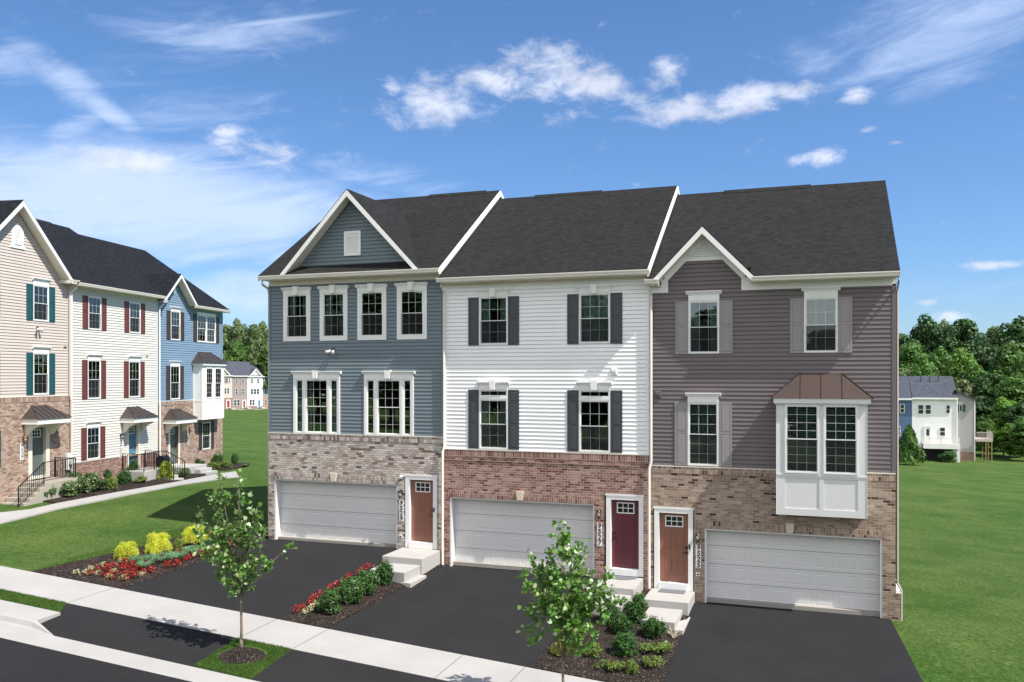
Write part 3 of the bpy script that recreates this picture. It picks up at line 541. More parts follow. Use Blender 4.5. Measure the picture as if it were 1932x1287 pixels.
# ================================================================ GROUND
GX={-6.5:[(-80,3.963),(15,-2.63),(60,-3.2)],
 0:[(-60,2.2),(-30,.6),(-25,.3),(-18.6,0),(-13.25,0),(-11.45,-.45),(-6.45,-.45),(-3.5,-.92),(1.9,-.92),(10,-1.4),(40,-2.6)],
 8:[(-60,1.5),(-30,.55),(-18.3,.3),(2.,-1.15),(10,-1.5),(40,-2.8)],
 18:[(-60,1.2),(-32,.4),(2.,-1.5),(40,-3.2)],
 30:[(-80,1.0),(-40,.2),(3,-1.8),(12,-2.0),(40,-3.4)],
 85:[(-120,-.4),(-60,-1.0),(12,-4.1),(40,-4.5)],
 150:[(-180,-2.6),(-110,-2.6),(16,-4.7),(60,-5.2)],
 400:[(-300,-3.0),(60,-5.6)]}
GYS=sorted(GX)
def gz(x,y):
    if y<=-6.5:
        b=float(np.interp(x,[-80,15],[3.963,-2.63]))+.02*(y+6.5)
        if y<-9.93: b+=.0
        return b
    r=[float(np.interp(x,[p[0] for p in GX[Y]],[p[1] for p in GX[Y]])) for Y in GYS]
    return float(np.interp(y,GYS,r))
KX=sorted({p[0] for Y in GX for p in GX[Y]})
def lines(a,b,step,extra=()):
    n=max(1,int(math.ceil((b-a)/step))); return sorted({round(a+(b-a)*i/n,4) for i in range(n+1)}|{e for e in extra if a<e<b})
def sheet(name,mat,xs,ys,off,thick=0,jitter=0,fn=None):
    m=bpy.data.meshes.new(name); f=fn or (lambda x,y:gz(x,y)+off); rnd=random.Random(5)
    v=[(x,y,f(x,y)+(rnd.uniform(-jitter,jitter) if jitter else 0)) for y in ys for x in xs]; nx=len(xs)
    fc=[(j*nx+i,j*nx+i+1,(j+1)*nx+i+1,(j+1)*nx+i) for j in range(len(ys)-1) for i in range(nx-1)]
    m.from_pydata(v,[],fc); m.materials.append(MATS[mat]); m.polygons.foreach_set('use_smooth',[True]*len(m.polygons)); o=link(name,m); tag(o,kind='structure')
    if thick:
        s=o.modifiers.new('solid','SOLIDIFY'); s.thickness=thick; s.offset=-1
    return o
def polysheet(name,mat,pts,off,thick=.05,step=.5,fn=None,jitter=0,smooth=False):
    # an outline on the ground, diced so that it follows the slope, with a skirt down into the soil
    bm=bmesh.new(); vs=[bm.verts.new((x,y,0)) for x,y in pts]; bm.faces.new(vs)
    xa,xb=min(p[0] for p in pts),max(p[0] for p in pts); ya,yb=min(p[1] for p in pts),max(p[1] for p in pts)
    for X in lines(xa,xb,step,KX)[1:-1]: bmesh.ops.bisect_plane(bm,geom=bm.verts[:]+bm.edges[:]+bm.faces[:],plane_co=(X,0,0),plane_no=(1,0,0))
    for Y in lines(ya,yb,step,GYS)[1:-1]: bmesh.ops.bisect_plane(bm,geom=bm.verts[:]+bm.edges[:]+bm.faces[:],plane_co=(0,Y,0),plane_no=(0,1,0))
    f=fn or (lambda x,y:gz(x,y)); rnd=random.Random(3); bnd={v for e in bm.edges if e.is_boundary for v in e.verts}
    for v in bm.verts: v.co.z=f(v.co.x,v.co.y)+off+(rnd.uniform(0,jitter) if jitter and v not in bnd else 0)
    edges=[e for e in bm.edges if e.is_boundary]; r=bmesh.ops.extrude_edge_only(bm,edges=edges)
    for v in [g for g in r['geom'] if isinstance(g,bmesh.types.BMVert)]: v.co.z-=thick
    bmesh.ops.recalc_face_normals(bm,faces=bm.faces); me=bpy.data.meshes.new(name); bm.to_mesh(me); bm.free(); me.materials.append(MATS[mat])
    o=link(name,me); tag(o,kind='structure'); return o
xs=sorted(set(lines(-60,40,.8,KX))|set(lines(-400,-60,20,KX))|set(lines(40,400,20)))
ys=sorted(set(lines(-9.0,40,.8,GYS))|set(lines(-150,-9.0,12,(-9.93,)))|set(lines(40,200,8,GYS))|set(lines(200,1500,60,GYS)))
def lawnz(x,y): return gz(x,y)-.022+.012*math.sin(x*1.1+y*.7)*math.sin(y*.9-x*.3) if y>-9 else gz(x,y)-.16
sheet('lawn','lawn',xs,ys,0,fn=lawnz)
SW0,SW1=-6.55,-8.18
polysheet('sidewalk','concrete',[(-60,SW1),(12,SW1),(12,SW0),(-60,SW0)],.012,.12,1.0)
# sidewalk joints
jm=MB()
for X in (-40.,-35.,-30.,-24.4,-19.0,-13.52,-11.96,-8.2,-6.6,-3.3,2.0,6.0):
    if 1: jm.quad((X-.011,SW1+.01,gz(X,SW1)+.0155),(X+.011,SW1+.01,gz(X,SW1)+.0155),(X+.011,SW0-.01,gz(X,SW0)+.0155),(X-.011,SW0-.01,gz(X,SW0)+.0155))
o=link('sidewalk_joint',jm.mesh('sidewalk_joint','joint_dark')); tag(o,kind='structure')
# driveways and aprons
polysheet('driveway','asphalt_drive',[(-18.72,SW0+.003),(-13.42,SW0+.003),(-13.20,.15),(-18.55,.15)],.008,.06)
polysheet('driveway','asphalt_drive',[(-11.98,SW0+.003),(-6.45,SW0+.003),(-6.40,.15),(-11.58,.15)],.008,.06)
polysheet('driveway','asphalt_drive',[(-3.42,SW0+.003),(2.62,SW0+.003),(1.80,.15),(-3.52,.15)],.008,.06)
KZ=.10
def roadz(x,y):                       # the aprons dip to the gutter, the road lies lower than the verge
    b=gz(x,y)
    if y>-8.18: return b
    t=min(1,(-8.18-y)/(9.93-8.18)); return b-KZ*t
polysheet('driveway','asphalt_drive',[(-19.02,SW1-.003),(-18.5,-8.9),(-18.46,-9.55),(-17.58,-9.93),(-13.40,-9.93),(-13.56,SW1-.003)],.004,.06,fn=roadz)
polysheet('driveway','asphalt_drive',[(-11.98,SW1-.003),(-11.84,-9.93),(-6.2,-9.93),(-6.3,SW1-.003)],.004,.06,fn=roadz)
polysheet('driveway','asphalt_drive',[(-3.2,SW1-.003),(-3.2,-9.93),(3.2,-9.93),(3.2,SW1-.003)],.004,.06,fn=roadz)
polysheet('gutter_pan','concrete',[(-60,-10.60),(12,-10.60),(12,-9.933),(-60,-9.933)],.006,.08,1.0,fn=roadz)
polysheet('road','asphalt_road',[(-80,-22),(40,-22),(40,-10.603),(-80,-10.603)],.0,.05,2.0,fn=lambda x,y:gz(x,-10.6)-KZ+.012*(y+10.6)*-1*-.6)
# kerb on the left of the first apron: flat concrete top, sloping face, ramp down to the apron
km=MB(); X0,X1=-60,-18.48
for a,b in zip(lines(X0,X1,2)[:-1],lines(X0,X1,2)[1:]):
    for (ya,za,yb,zb) in ((-8.88,.035,-9.66,.035),(-9.66,.035,-9.70,.022),(-9.70,.022,-9.76,-.085),(-9.76,-.085,-9.94,-.0925)):
        km.quad((a,ya,gz(a,ya)+za),(b,ya,gz(b,ya)+za),(b,yb,gz(b,yb)+zb),(a,yb,gz(a,yb)+zb))
for (ya,za,yb,zb) in ((-9.60,.035,-9.66,.035),(-9.66,.035,-9.70,.022),(-9.70,.022,-9.76,-.085),(-9.76,-.085,-9.94,-.0925)):
    p=(X1,ya,gz(X1,ya)+za); q=(X1,yb,gz(X1,yb)+zb); km.quad(p,(X1+.92,-9.925,gz(X1+.92,-9.93)-.09),(X1+.94,-9.935,gz(X1+.94,-9.93)-.094),q)
km.quad((X1,-8.88,gz(X1,-8.88)+.035),(X1,-9.66,gz(X1,-9.66)+.035),(X1,-9.6,gz(X1,-9.6)-.2),(X1,-8.88,gz(X1,-8.88)-.2))
o=link('kerb',km.mesh('kerb','concrete')); tag(o,kind='structure')
polysheet('grass_verge','lawn',[(-60,-8.878),(-18.52,-8.878),(-19.04,SW1-.002),(-60,SW1-.002)],.012,.1)
patch=polysheet('grass_verge','lawn',[(-13.52,SW1-.003),(-13.37,-9.928),(-11.87,-9.928),(-12.0,SW1-.003)],.014,.12,.3,fn=lambda x,y:gz(x,y)-.03*(-8.18-y))
polysheet('grass_verge','lawn',[(-6.27,SW1-.003),(-6.17,-9.928),(-3.23,-9.928),(-3.23,SW1-.003)],.012,.12,.3,fn=lambda x,y:gz(x,y)-.03*(-8.18-y))
def mulchpile(cx,cy,r,rz,h,sq=1.0):
    m=MB(); n=36; rnd=random.Random(9); rings=[(1,0),(.86,.35),(.6,.75),(.3,.95),(.05,1)]; base=len(m.v)
    rad=[1+.07*math.sin(3*2*math.pi*j/n+1)+rnd.uniform(-.04,.04) for j in range(n)]
    for k,(q,hh) in enumerate(rings):
        for j in range(n):
            t=2*math.pi*j/n; x=cx+r*q*rad[j]*math.cos(t); y=cy+r*sq*q*rad[j]*math.sin(t); m.v.append((x,y,gz(x,y)-.01+h*hh+rnd.uniform(-.008,.008)))
    for k in range(len(rings)-1):
        for j in range(n): q=(j+1)%n; m.f.append((k*n+j,k*n+q,(k+1)*n+q,(k+1)*n+j))
    m.f.append(tuple(range((len(rings)-1)*n,len(rings)*n)))
    o=link('mulch',m.mesh('mulch','mulch',smooth=True)); tag(o,kind='structure')
mulchpile(-12.75,-9.02,.56,0,.07,.95); mulchpile(-5.06,-9.0,.6,0,.06)
# planting beds
polysheet('mulch_bed','mulch',[(-22.15,SW0+.01),(-18.76,SW0+.01),(-18.62,-3),(-18.60,-.05),(-18.55,.3),(-21.0,.4),(-21.35,-1.2),(-21.55,-3.2)],.03,.08,.25,jitter=.025)
polysheet('mulch_bed','mulch',[(-13.38,SW0+.01),(-12.02,SW0+.01),(-11.72,-2.55),(-11.60,-.10),(-13.18,-.10)],.035,.08,.25,jitter=.025)
polysheet('mulch_bed','mulch',[(-6.44,SW0+.01),(-3.41,SW0+.01),(-3.50,-.10),(-6.33,-.10)],.035,.08,.25,jitter=.025)

# ================================================================ MAIN ROW
DEP=10.4; PT=.643
def base_house(H,zw,ez,bt,holes,brick,soldier,siding,roofmat,segs=None,solh=.20,floors=(0,2.9,6.0),vent=None,bounds=None,ztop=None,roofx=None,gx=None):
    x0,x1=H.x0,H.x1
    b=MB(); brickface(b,x0+.002,x1-.002,zw,bt-solh,holes); H.part('brick_wall',b,'brick_'+brick)
    s=MB(); s.box(x0+.002,x1-.002,-.042,.05,bt-solh,bt-.006); H.part('brick_course',s,'soldier_'+soldier)
    t=MB(); t.box(x0,x1,-.052,0,bt-.0055,bt+.022); H.part('ledge',t,'trim_cream')
    l=MB(); lap(l,x0+.09,x1-.09,bt+.024,ztop or ez-.02,holes,bounds); H.part('siding_wall',l,siding)
    return
OFF={1:0.,2:-.345,3:-.665}
# ---- slate-blue end house
H1=House(ROWM,'town_house',-18.42,-11.65,-.4,'slate blue town house with a large front gable and pale whitewashed brick base','house','joined three-storey houses of the near row')
H=H1; ez=9.285; bt=3.775; holes=[(-18.18,-13.33,-.45,2.16),(-13.03,-11.90,-.45,2.50)]
for (a,b) in ((-17.70,-16.82),(-16.22,-15.35),(-14.74,-13.86),(-13.24,-12.36)):
    i=len(holes); holes.append(window(H,a,b,7.12,8.66,3,2,casing=.11,hd=dict(key=True,board=.13,ext=.05),cov={0:'curtain',1:'curtain'}.get(i-2),seed=i))
for (c,k) in ((-16.46,'curtain'),(-13.66,None)):
    u=[(c-.86,c-.52,1,6,False),(c-.46,c+.46,3,3,True),(c+.52,c+.86,1,6,False)]
    holes.append(window(H,c-.93,c+.93,3.80,5.69,units=u,hd=dict(key=True,board=.17,ext=.06),cov=k))
    m=MB()
    for q,q2 in((-.52,-.46),(.46,.52),(-.93,-.86),(.86,.93)): m.box(c+q,c+q2,-.05,.02,3.80,5.69)
    H.part('window_frame',m,'vinyl_white')
base_house(H,-.55,ez,bt,holes,'pale','pale','siding_slate','shingle')
garage(H,-18.18,-13.33,0,2.16); header_arch(H,-18.24,-13.27,2.165,'soldier_pale',key=-15.76)
door(H,-12.89,-12.02,.28,2.35,'door_terracotta',handle='right',bell=True); wall_lamp(H,-13.18,1.82); number_sign(H,-13.18,.95,1.64,'9529'); doorbell_box(H,-13.20,.44)
m=MB(); m.tube([(-13.17,-.03,2.44),(-13.17,-.10,2.45),(-13.14,-.2,2.42)],.045,10); H.part('security_camera',m,'plaque')
floodlight(H,-15.79,6.62)
gutter(H,-18.50,-11.62,ez); eave(H,-18.42,-11.65,ez,fz=.17); zr=main_roof(H,-18.55,-11.62,ez,PT,DEP,vent=(-14.6,-12.2)); rake(H,-11.625,ez,PT,DEP,w=.05,h=.20); rake(H,-18.56,ez,PT,DEP,w=.03,h=.18)
gable_dormer(H,-15.02,9.36,2.62,12.10,'shingle',4.4,board=.145)
l=MB(); lap(l,-17.4,-12.6,9.50,11.84,bounds=lambda z:(-15.02-(11.86-z)/1.045,-15.02+(11.86-z)/1.045)); H.part('gable_siding',l,'siding_slate')
m=MB(); m.ring(-15.36,-14.72,9.90,10.74,.085,-.055,0); m.ring(-15.275,-14.805,9.985,10.655,.035,-.035,0); v_=H.part('gable_vent',m,'trim_white'); m=MB()
for k in range(9): z=10.03+k*.068; m.quad((-15.24,-.02,z+.07),(-14.84,-.02,z+.07),(-14.84,-.045,z),(-15.24,-.045,z))
H.part('louver',m,'trim_white',v_)
shell(H,-.5,ez,PT,DEP,(.1,3.0,6.2),'siding_slate'); side_wall(H,H.x0,-1,0,ez,PT,DEP,'siding_slate')
m=MB(); m.box(-18.43,-18.34,-.03,.02,bt+.02,ez-.3); H.part('corner_post',m,'siding_slate'); m=MB(); m.box(-11.74,-11.65,-.03,.0,bt+.02,ez-.3); H.part('corner_post',m,'siding_slate')
downspout(H,[(-18.47,-.33,9.14),(-18.50,-.31,9.02),(-18.48,.02,8.90),(-18.48,.08,8.7),(-18.48,.08,.1)])
# ---- white middle house
H2=House(ROWM,'town_house',-11.65,-4.86,-.9,'white sided town house with charcoal shutters above a red brick base','house','joined three-storey houses of the near row')
H=H2; ez=8.955; bt=3.395; holes=[(-11.42,-6.56,-.95,1.835),(-6.25,-5.05,-.95,2.18)]
for i,(c,cv) in enumerate(((-9.895,'curtain'),(-6.56,'sheer'))):
    holes.append(window(H,c-.495,c+.495,6.79,8.35,3,2,hd=dict(key=True,board=.13,ext=.06),cov=cv)); shutter(H,c-.87,c-.505,6.78,8.335,'shutter_charcoal'); shutter(H,c+.505,c+.87,6.78,8.335,'shutter_charcoal')
    holes.append(window(H,c-.495,c+.495,3.44,5.365,3,2,transom=.26,hd=dict(key=True,board=.14,ext=.06),cov=None if i else 'curtain')); shutter(H,c-.87,c-.505,3.44,5.35,'shutter_charcoal',3); shutter(H,c+.505,c+.87,3.44,5.35,'shutter_charcoal',3)
base_house(H,-1.0,ez,bt,holes,'red','red','siding_white','shingle',solh=.22)
m=MB(); m.box(-11.64,-4.87,-.050,0,3.035,3.105); H.part('brick_course',m,'brick_red')
garage(H,-11.42,-6.56,-.43,1.835); header_arch(H,-11.48,-6.50,1.84,'soldier_red',h=.20,key=-8.98)
door(H,-6.05,-5.18,-.09,2.01,'door_burgundy',handle='left'); wall_lamp(H,-6.40,1.52); number_sign(H,-6.40,.56,1.27,'9527'); vent_box(H,-5.94,5.92)
gutter(H,-11.70,-4.78,ez); eave(H,-11.65,-4.86,ez,fz=.10); main_roof(H,-11.62,-4.84,ez,PT,DEP,vent=(-10.2,-7.6)); rake(H,-4.845,ez,PT,DEP,w=.05,h=.20)
shell(H,-.95,ez,PT,DEP,(-.3,2.7,5.8),'siding_grey')
m=MB(); m.box(-11.655,-11.56,-.03,.0,bt+.02,ez-.25); H.part('corner_post',m,'siding_white'); m=MB(); m.box(-4.95,-4.86,-.03,.0,bt+.02,ez-.25); H.part('corner_post',m,'siding_white')
downspout(H,[(-11.60,-.32,8.82),(-11.60,-.32,8.74),(-11.60,-.09,8.52),(-11.60,-.085,3.5),(-11.64,-.12,3.3),(-11.64,-.12,-.5)])
# ---- taupe house with the bay
H3=House(ROWM,'town_house',-4.86,1.95,-1.3,'taupe town house with white box bay window, small gable and tan brick base','house','joined three-storey houses of the near row')
H=H3; ez=8.625; bt=3.085; holes=[(-3.22,1.61,-1.4,1.29),(-4.74,-3.53,-1.4,1.87)]
for c,cv_ in((-3.245,'curtain'),(.01,'blind')):
    holes.append(window(H,c-.45,c+.45,6.45,8.02,3,2,hd=dict(board=.18,ext=.07),cov=cv_)); shutter(H,c-.83,c-.46,6.44,8.005,'shutter_greige'); shutter(H,c+.46,c+.83,6.44,8.005,'shutter_greige')
c=-3.265; holes.append(window(H,c-.45,c+.45,3.13,5.01,3,3,hd=dict(board=.18,ext=.07),cov='blind')); shutter(H,c-.83,c-.46,3.13,5.01,'shutter_greige'); shutter(H,c+.46,c+.83,3.13,5.01,'shutter_greige')
zf,za,xc,hw=8.70,10.17,-3.24,1.42; kk=(za-zf)/hw
def b3(z):
    if z<8.55: return (H3.x0+.09,H3.x1-.09)
    t=(za-.28-z)/kk; return (max(xc-t,-4.62),min(xc+t,-1.86))
base_house(H,-1.6,ez,bt,holes+[(-1.1,1.13,1.9,5.05)],'tan','tan','siding_taupe','shingle',bounds=b3,ztop=9.8)
garage(H,-3.22,1.61,-.88,1.29); header_arch(H,-3.28,1.67,1.295,'soldier_tan',h=.20,key=-.82)
door(H,-4.57,-3.70,-.40,1.69,'door_terracotta',handle='right',bell=True); wall_lamp(H,-3.41,1.0); number_sign(H,-3.40,.11,.79,'9525'); doorbell_box(H,-3.41,-.08); vent_box(H,-4.60,5.24,'siding_taupe')
gutter(H,-4.93,-4.52,ez+.03); gutter(H,-1.84,2.03,ez)
for a,b in((-4.86,-4.50),(-1.90,1.95)):
    m=MB(); m.box(a,b,-.40,-.38,ez-.15,ez); m.box(a,b,-.38,0,ez-.15,ez-.13); H.part('soffit',m,'trim_cream'); m=MB(); m.box(a,b,-.030,0,ez-.34,ez-.152); H.part('frieze_board',m,'trim_white')
m=MB(); m.box(-4.50,-4.30,-.032,0,ez-.34,ez+.06); H.part('frieze_board',m,'trim_white'); m=MB(); m.box(-2.17,-1.90,-.032,0,ez-.34,ez+.04); H.part('frieze_board',m,'trim_white')
main_roof(H,-4.84,2.03,ez,PT,DEP,segs=[(-4.84,-4.58,-.47),(-4.58,-1.90,.02),(-1.90,2.03,-.47)],vent=(-3.2,-.3)); rake(H,2.0,ez,PT,DEP,w=.03,h=.18)
gable_dormer(H,xc,zf,hw,za,'shingle',2.6,board=.14,inner=.17)
m=MB(); m.prism([(xc-.58,9.20),(xc+.58,9.20),(xc+.46,9.36),(xc+.05,9.78),(xc-.05,9.78),(xc-.46,9.36)],lambda u,v,w:(u,w,v),-.030,0); v_=H.part('gable_trim',m,'trim_white')
m=MB()
for k in range(6): z=9.38+k*.058; w_=max(.04,.40-k*.066); m.quad((xc-w_,-.036,z+.055),(xc+w_,-.036,z+.055),(xc+w_,-.060,z),(xc-w_,-.060,z))
m.prism([(xc-.50,9.35),(xc-.44,9.35),(xc,9.80),(xc,9.86)],lambda u,v,w:(u,w,v),-.07,-.03); m.prism([(xc+.50,9.35),(xc+.44,9.35),(xc,9.80),(xc,9.86)],lambda u,v,w:(u,w,v),-.071,-.03); m.box(xc-.50,xc+.50,-.07,-.03,9.33,9.365)
H.part('louver',m,'trim_white',v_)
shell(H,-1.4,ez,PT,DEP,(-.8,2.4,5.4),'siding_taupe'); side_wall(H,H.x1,1,-.18,ez,PT,DEP,'siding_taupe')
m=MB(); m.box(-4.865,-4.77,-.03,.0,bt+.02,ez-.34); H.part('corner_post',m,'siding_taupe'); m=MB(); m.box(1.86,1.965,-.03,.03,bt+.02,ez-.3); H.part('corner_post',m,'siding_taupe')
m=MB(); m.box(1.951,2.07,-.03,DEP,-2.2,-.20); H.part('brick_return',m,'brick_tan'); m=MB(); m.box(1.951,2.09,-.05,DEP,-.20,-.16); H.part('ledge',m,'trim_cream')
downspout(H,[(-4.80,-.32,8.52),(-4.80,-.32,8.42),(-4.80,-.09,8.22),(-4.80,-.085,3.2),(-4.85,-.12,3.0),(-4.85,-.12,-.6)])
downspout(H,[(1.98,-.32,8.50),(2.01,-.30,8.40),(2.0,.02,8.22),(2.0,.06,8.1),(2.0,.06,.08),(2.10,.06,-.12),(2.10,.06,-1.0)],w=.032,mat='spout_beige')
# box bay
m=MB(); bx0,bx1,by=-1.16,1.19,-.60; fh=[(-.92,-.05,3.10,4.98),(.10,.95,3.10,4.98)]
for a,b,c_,d_ in cells(bx0,bx1,1.90,5.05,fh+[(-.93,-.03,2.09,2.94),(.09,.96,2.09,2.94)]): m.quad((a,by,c_),(b,by,c_),(b,by,d_),(a,by,d_))
for a,b,c_,d_ in fh: m.quad((a,by,c_),(a,by+.08,c_),(a,by+.08,d_),(a,by,d_)); m.quad((b,by,c_),(b,by+.08,c_),(b,by+.08,d_),(b,by,d_)); m.quad((a,by,c_),(b,by,c_),(b,by+.08,c_),(a,by+.08,c_))
for a,b,c_,d_ in((-.93,-.03,2.09,2.94),(.09,.96,2.09,2.94)): n=len(m.v); m.quad((a,by+.018,c_),(b,by+.018,c_),(b,by+.018,d_),(a,by+.018,d_)); m.quad((a,by,c_),(a,by+.018,c_),(a,by+.018,d_),(a,by,d_)); m.quad((b,by,c_),(b,by+.018,c_),(b,by+.018,d_),(b,by,d_)); m.quad((a,by,c_),(b,by,c_),(b,by+.018,c_),(a,by+.018,c_)); m.quad((a,by,d_),(b,by,d_),(b,by+.018,d_),(a,by+.018,d_))
for x in(bx0,bx1): m.quad((x,by,1.90),(x,0,1.90),(x,0,5.05),(x,by,5.05))
m.quad((bx0,by,1.90),(bx1,by,1.90),(bx1,0,1.90),(bx0,0,1.90)); bay=H.part('bay_window',m,'bay_trim_shaded')
m=MB(); m.box(bx0-.012,bx0+.0,by-.012,-.02,1.90,5.05); m.box(bx1,bx1+.012,by-.012,-.02,1.90,5.05); m.box(bx0-.08,bx1+.10,by-.10,-.02,5.035,5.16); m.box(bx0-.05,bx1+.05,by-.05,-.02,4.99,5.035); m.box(bx0-.012,bx1+.012,by-.014,by+.0,3.0,3.055); H.part('trim',m,'bay_trim_shaded',bay)
for a,b in((-.94,-.03),(.08,.97)):
    fr,gl=MB(),MB(); sash_unit(fr,gl,a,b,3.08,5.0,3,4,by,True,y_out=-.03); w=H.part('window_frame',fr,'vinyl_white',bay); H.part('pane',gl,'glass',bay)
    sm=MB(); sm.quad((a+.06,by-.022,3.14),(b-.06,by-.022,3.14),(b-.06,by-.022,4.03),(a+.06,by-.022,4.03)); H.part('insect_screen',sm,'screen',bay)
    mb=MB(); z=4.95
    while z>3.12: mb.quad((a+.04,by+.12,z),(b-.04,by+.12,z),(b-.04,by+.08,z-.055),(a+.04,by+.08,z-.055)); z-=.07
    H.part('blind',mb,'blind_slat',bay)
hip_roof(H,-1.32,1.36,-.53,.55,5.162,5.87,.72,'metal_brown',(.296,.5,.704),None,'bay_roof')

# ================================================================ LEFT ROW
PH=.171; ROWL=Row((-31.19,0,0),math.pi/2+PH); DEPL=10.4; PTL=.665
# frame note: facade points outwards along -y of the row, which is out towards +X of the world
def lwin(H,c,z0,z1,sh,w=.47,cols=3,rows=2,board=.17,cov='blind_pale',hd=True,shw=.37,casing=0):
    h=window(H,c-w,c+w,z0,z1,cols,rows,hd=dict(board=board,ext=.06) if hd else None,cov=cov)
    if sh: shutter(H,c-w-.02-shw,c-w-.02,z0,z1,sh); shutter(H,c+w+.02,c+w+.02+shw,z0,z1,sh)
    return h
def canopy(H,x0,x1,z,mat='metal_bronze',br=True,out=.80,brx=None):
    m=MB(); m.box(x0,x1,-out,-.03,z-.22,z); c=H.part('canopy',m,'trim_white'); hip_roof(H,x0-.04,x1+.04,x0+(x1-x0)*.30,x1-(x1-x0)*.30,z+.002,z+.56,out+.05,mat,(.2,.35,.5,.65,.8),c,'canopy_roof')
    b=MB()
    for x in brx or ((x0+.25),(x1-.25)):
        b.prism([(-.03,z-.22),(-out+.12,z-.22),(-out+.16,z-.32),(-.38,z-.42),(-.22,z-.62),(-.14,z-.72),(-.03,z-.75)],lambda u,v,w:(w,u,v),x-.06,x+.06)
    H.part('bracket',b,'trim_cream',c)
# ---- blush gabled house
HA=House(ROWL,'town_house',-2.70,4.0,.0,'blush town house with tall gable and teal shutters at the left edge','house','three-storey houses of the side row')
H=HA; bt=4.92; ez=10.02; holes=[(1.68,2.50,-1,3.62)]
for c in(2.21,-1.0): holes.append(lwin(H,c,8.16,9.68,'shutter_teal',board=.20,cov='curtain')); holes.append(lwin(H,c,5.00,6.78,'shutter_teal',board=.18,cov='curtain'))
holes.append(lwin(H,-.95,2.11,3.61,'shutter_teal',hd=False))
base_house(H,-.4,ez,bt,holes,'sand','sand','siding_blush','shingle_blue',bounds=lambda z:(-2.61,3.91) if z<10.0 else (max(-2.61,.65-(13.05-.24-z)/.97),min(3.91,.65+(13.05-.24-z)/.97)),ztop=12.78,solh=.22)
door(H,1.67,2.50,1.52,3.60,'door_green',handle='left',trim=(.22,.12,.1),casemat='trim_cream'); canopy(H,1.05,3.05,4.0); wall_lamp(H,1.13,3.12,mat='copper_lamp'); number_sign(H,1.05,2.30,2.98,'9537',w=.17)
floodlight(H,2.0,7.78)
m=MB(); m.box(.45,1.25,-.05,0,11.08,11.18); pts=[(.52,11.18),(1.18,11.18),(1.18,11.72)]+[(.85+.33*math.cos(a),11.72+.33*math.sin(a)) for a in [R(x) for x in range(0,181,15)]]
m.prism(pts,lambda u,v,w:(u,w,v),-.04,0); v_=H.part('gable_vent',m,'trim_white'); m=MB()
for k in range(8): z=11.24+k*.085; w_=.20 if z<11.7 else .20*math.sqrt(max(.05,1-((z-11.7)/.25)**2)); m.quad((.85-w_,-.044,z+.08),(.85+w_,-.044,z+.08),(.85+w_,-.072,z),(.85-w_,-.072,z))
H.part('louver',m,'trim_white',v_)
gable_dormer(H,.65,10.17,2.98,13.05,'shingle_blue',5.3,board=.16,oh=-.44)
m=MB(); m.box(3.4,4.05,-.44,0,9.92,10.05); H.part('soffit',m,'trim_cream'); gutter(H,3.45,4.12,10.10,y=-.36)
main_roof(H,-2.8,4.0,10.05,PTL,DEPL,segs=[(-2.8,4.0,.05)],mat='shingle_blue'); shell(H,0,ez,PTL,DEPL,(1.4,4.4,7.5),'siding_blush'); side_wall(H,H.x0,-1,.2,ez,PTL,DEPL,'siding_blush')
m=MB(); m.box(-2.70,-2.60,-.03,.0,bt+.02,ez); H.part('corner_post',m,'siding_blush'); m=MB(); m.box(3.90,4.0,-.03,0,bt+.02,ez-.1); H.part('corner_post',m,'siding_blush')
vent_box(H,3.72,7.18,'siding_blush')
# ---- ivory house
HB=House(ROWL,'town_house',4.0,10.93,.0,'ivory sided town house with maroon shutters and a blue front door','house','three-storey houses of the side row')
H=HB; bt=1.85; ez=10.02; holes=[(8.39,9.20,-1,3.32)]
for c in(5.78,8.92): holes.append(lwin(H,c,7.98,9.53,'shutter_maroon',hd=False)); holes.append(lwin(H,c-.04,4.73,6.55,'shutter_maroon',board=.17))
holes.append(lwin(H,5.68,1.90,3.41,'shutter_maroon',board=.16))
base_house(H,-.4,ez,bt,holes,'rose','rose','siding_ivory','shingle_blue',solh=.075)
door(H,8.39,9.20,1.22,3.32,'door_blue',handle='right',trim=(.14,.12,.1),casemat='trim_cream'); canopy(H,7.72,9.72,3.72); wall_lamp(H,7.74,2.80); number_sign(H,7.72,1.75,2.45,'9535',w=.15)
gutter(H,4.05,10.90,ez); eave(H,4.0,10.93,ez,fz=.12); main_roof(H,3.98,10.93,ez,PTL,DEPL,mat='shingle_blue',vent=(5.5,9.5)); rake(H,10.90,ez,PTL,DEPL,w=.04,h=.18)
shell(H,0,ez,PTL,DEPL,(1.1,4.2,7.3),'siding_ivory'); vent_box(H,9.95,6.92,'siding_ivory')
m=MB(); m.box(4.0,4.1,-.03,.0,bt+.02,ez-.2); H.part('corner_post',m,'siding_ivory'); m=MB(); m.box(10.83,10.93,-.03,0,bt+.02,ez-.2); H.part('corner_post',m,'siding_ivory')
downspout(H,[(4.12,-.32,9.88),(4.12,-.32,9.80),(4.08,-.09,9.6),(4.08,-.09,5.0),(4.08,-.09,1.3)],mat='trim_white'); downspout(H,[(3.93,-.30,10.0),(3.93,-.30,9.9),(3.95,-.10,9.65),(3.95,-.10,4.95),(4.0,-.13,4.7),(4.0,-.13,1.3)],mat='siding_blush')
m=MB(); m.box(3.70,4.06,-.16,-.04,1.6,2.35); m.lathe(3.88,-.2,[(.10,1.85),(.10,2.0)],12); H.part('electric_meter',m,'garage_paint')
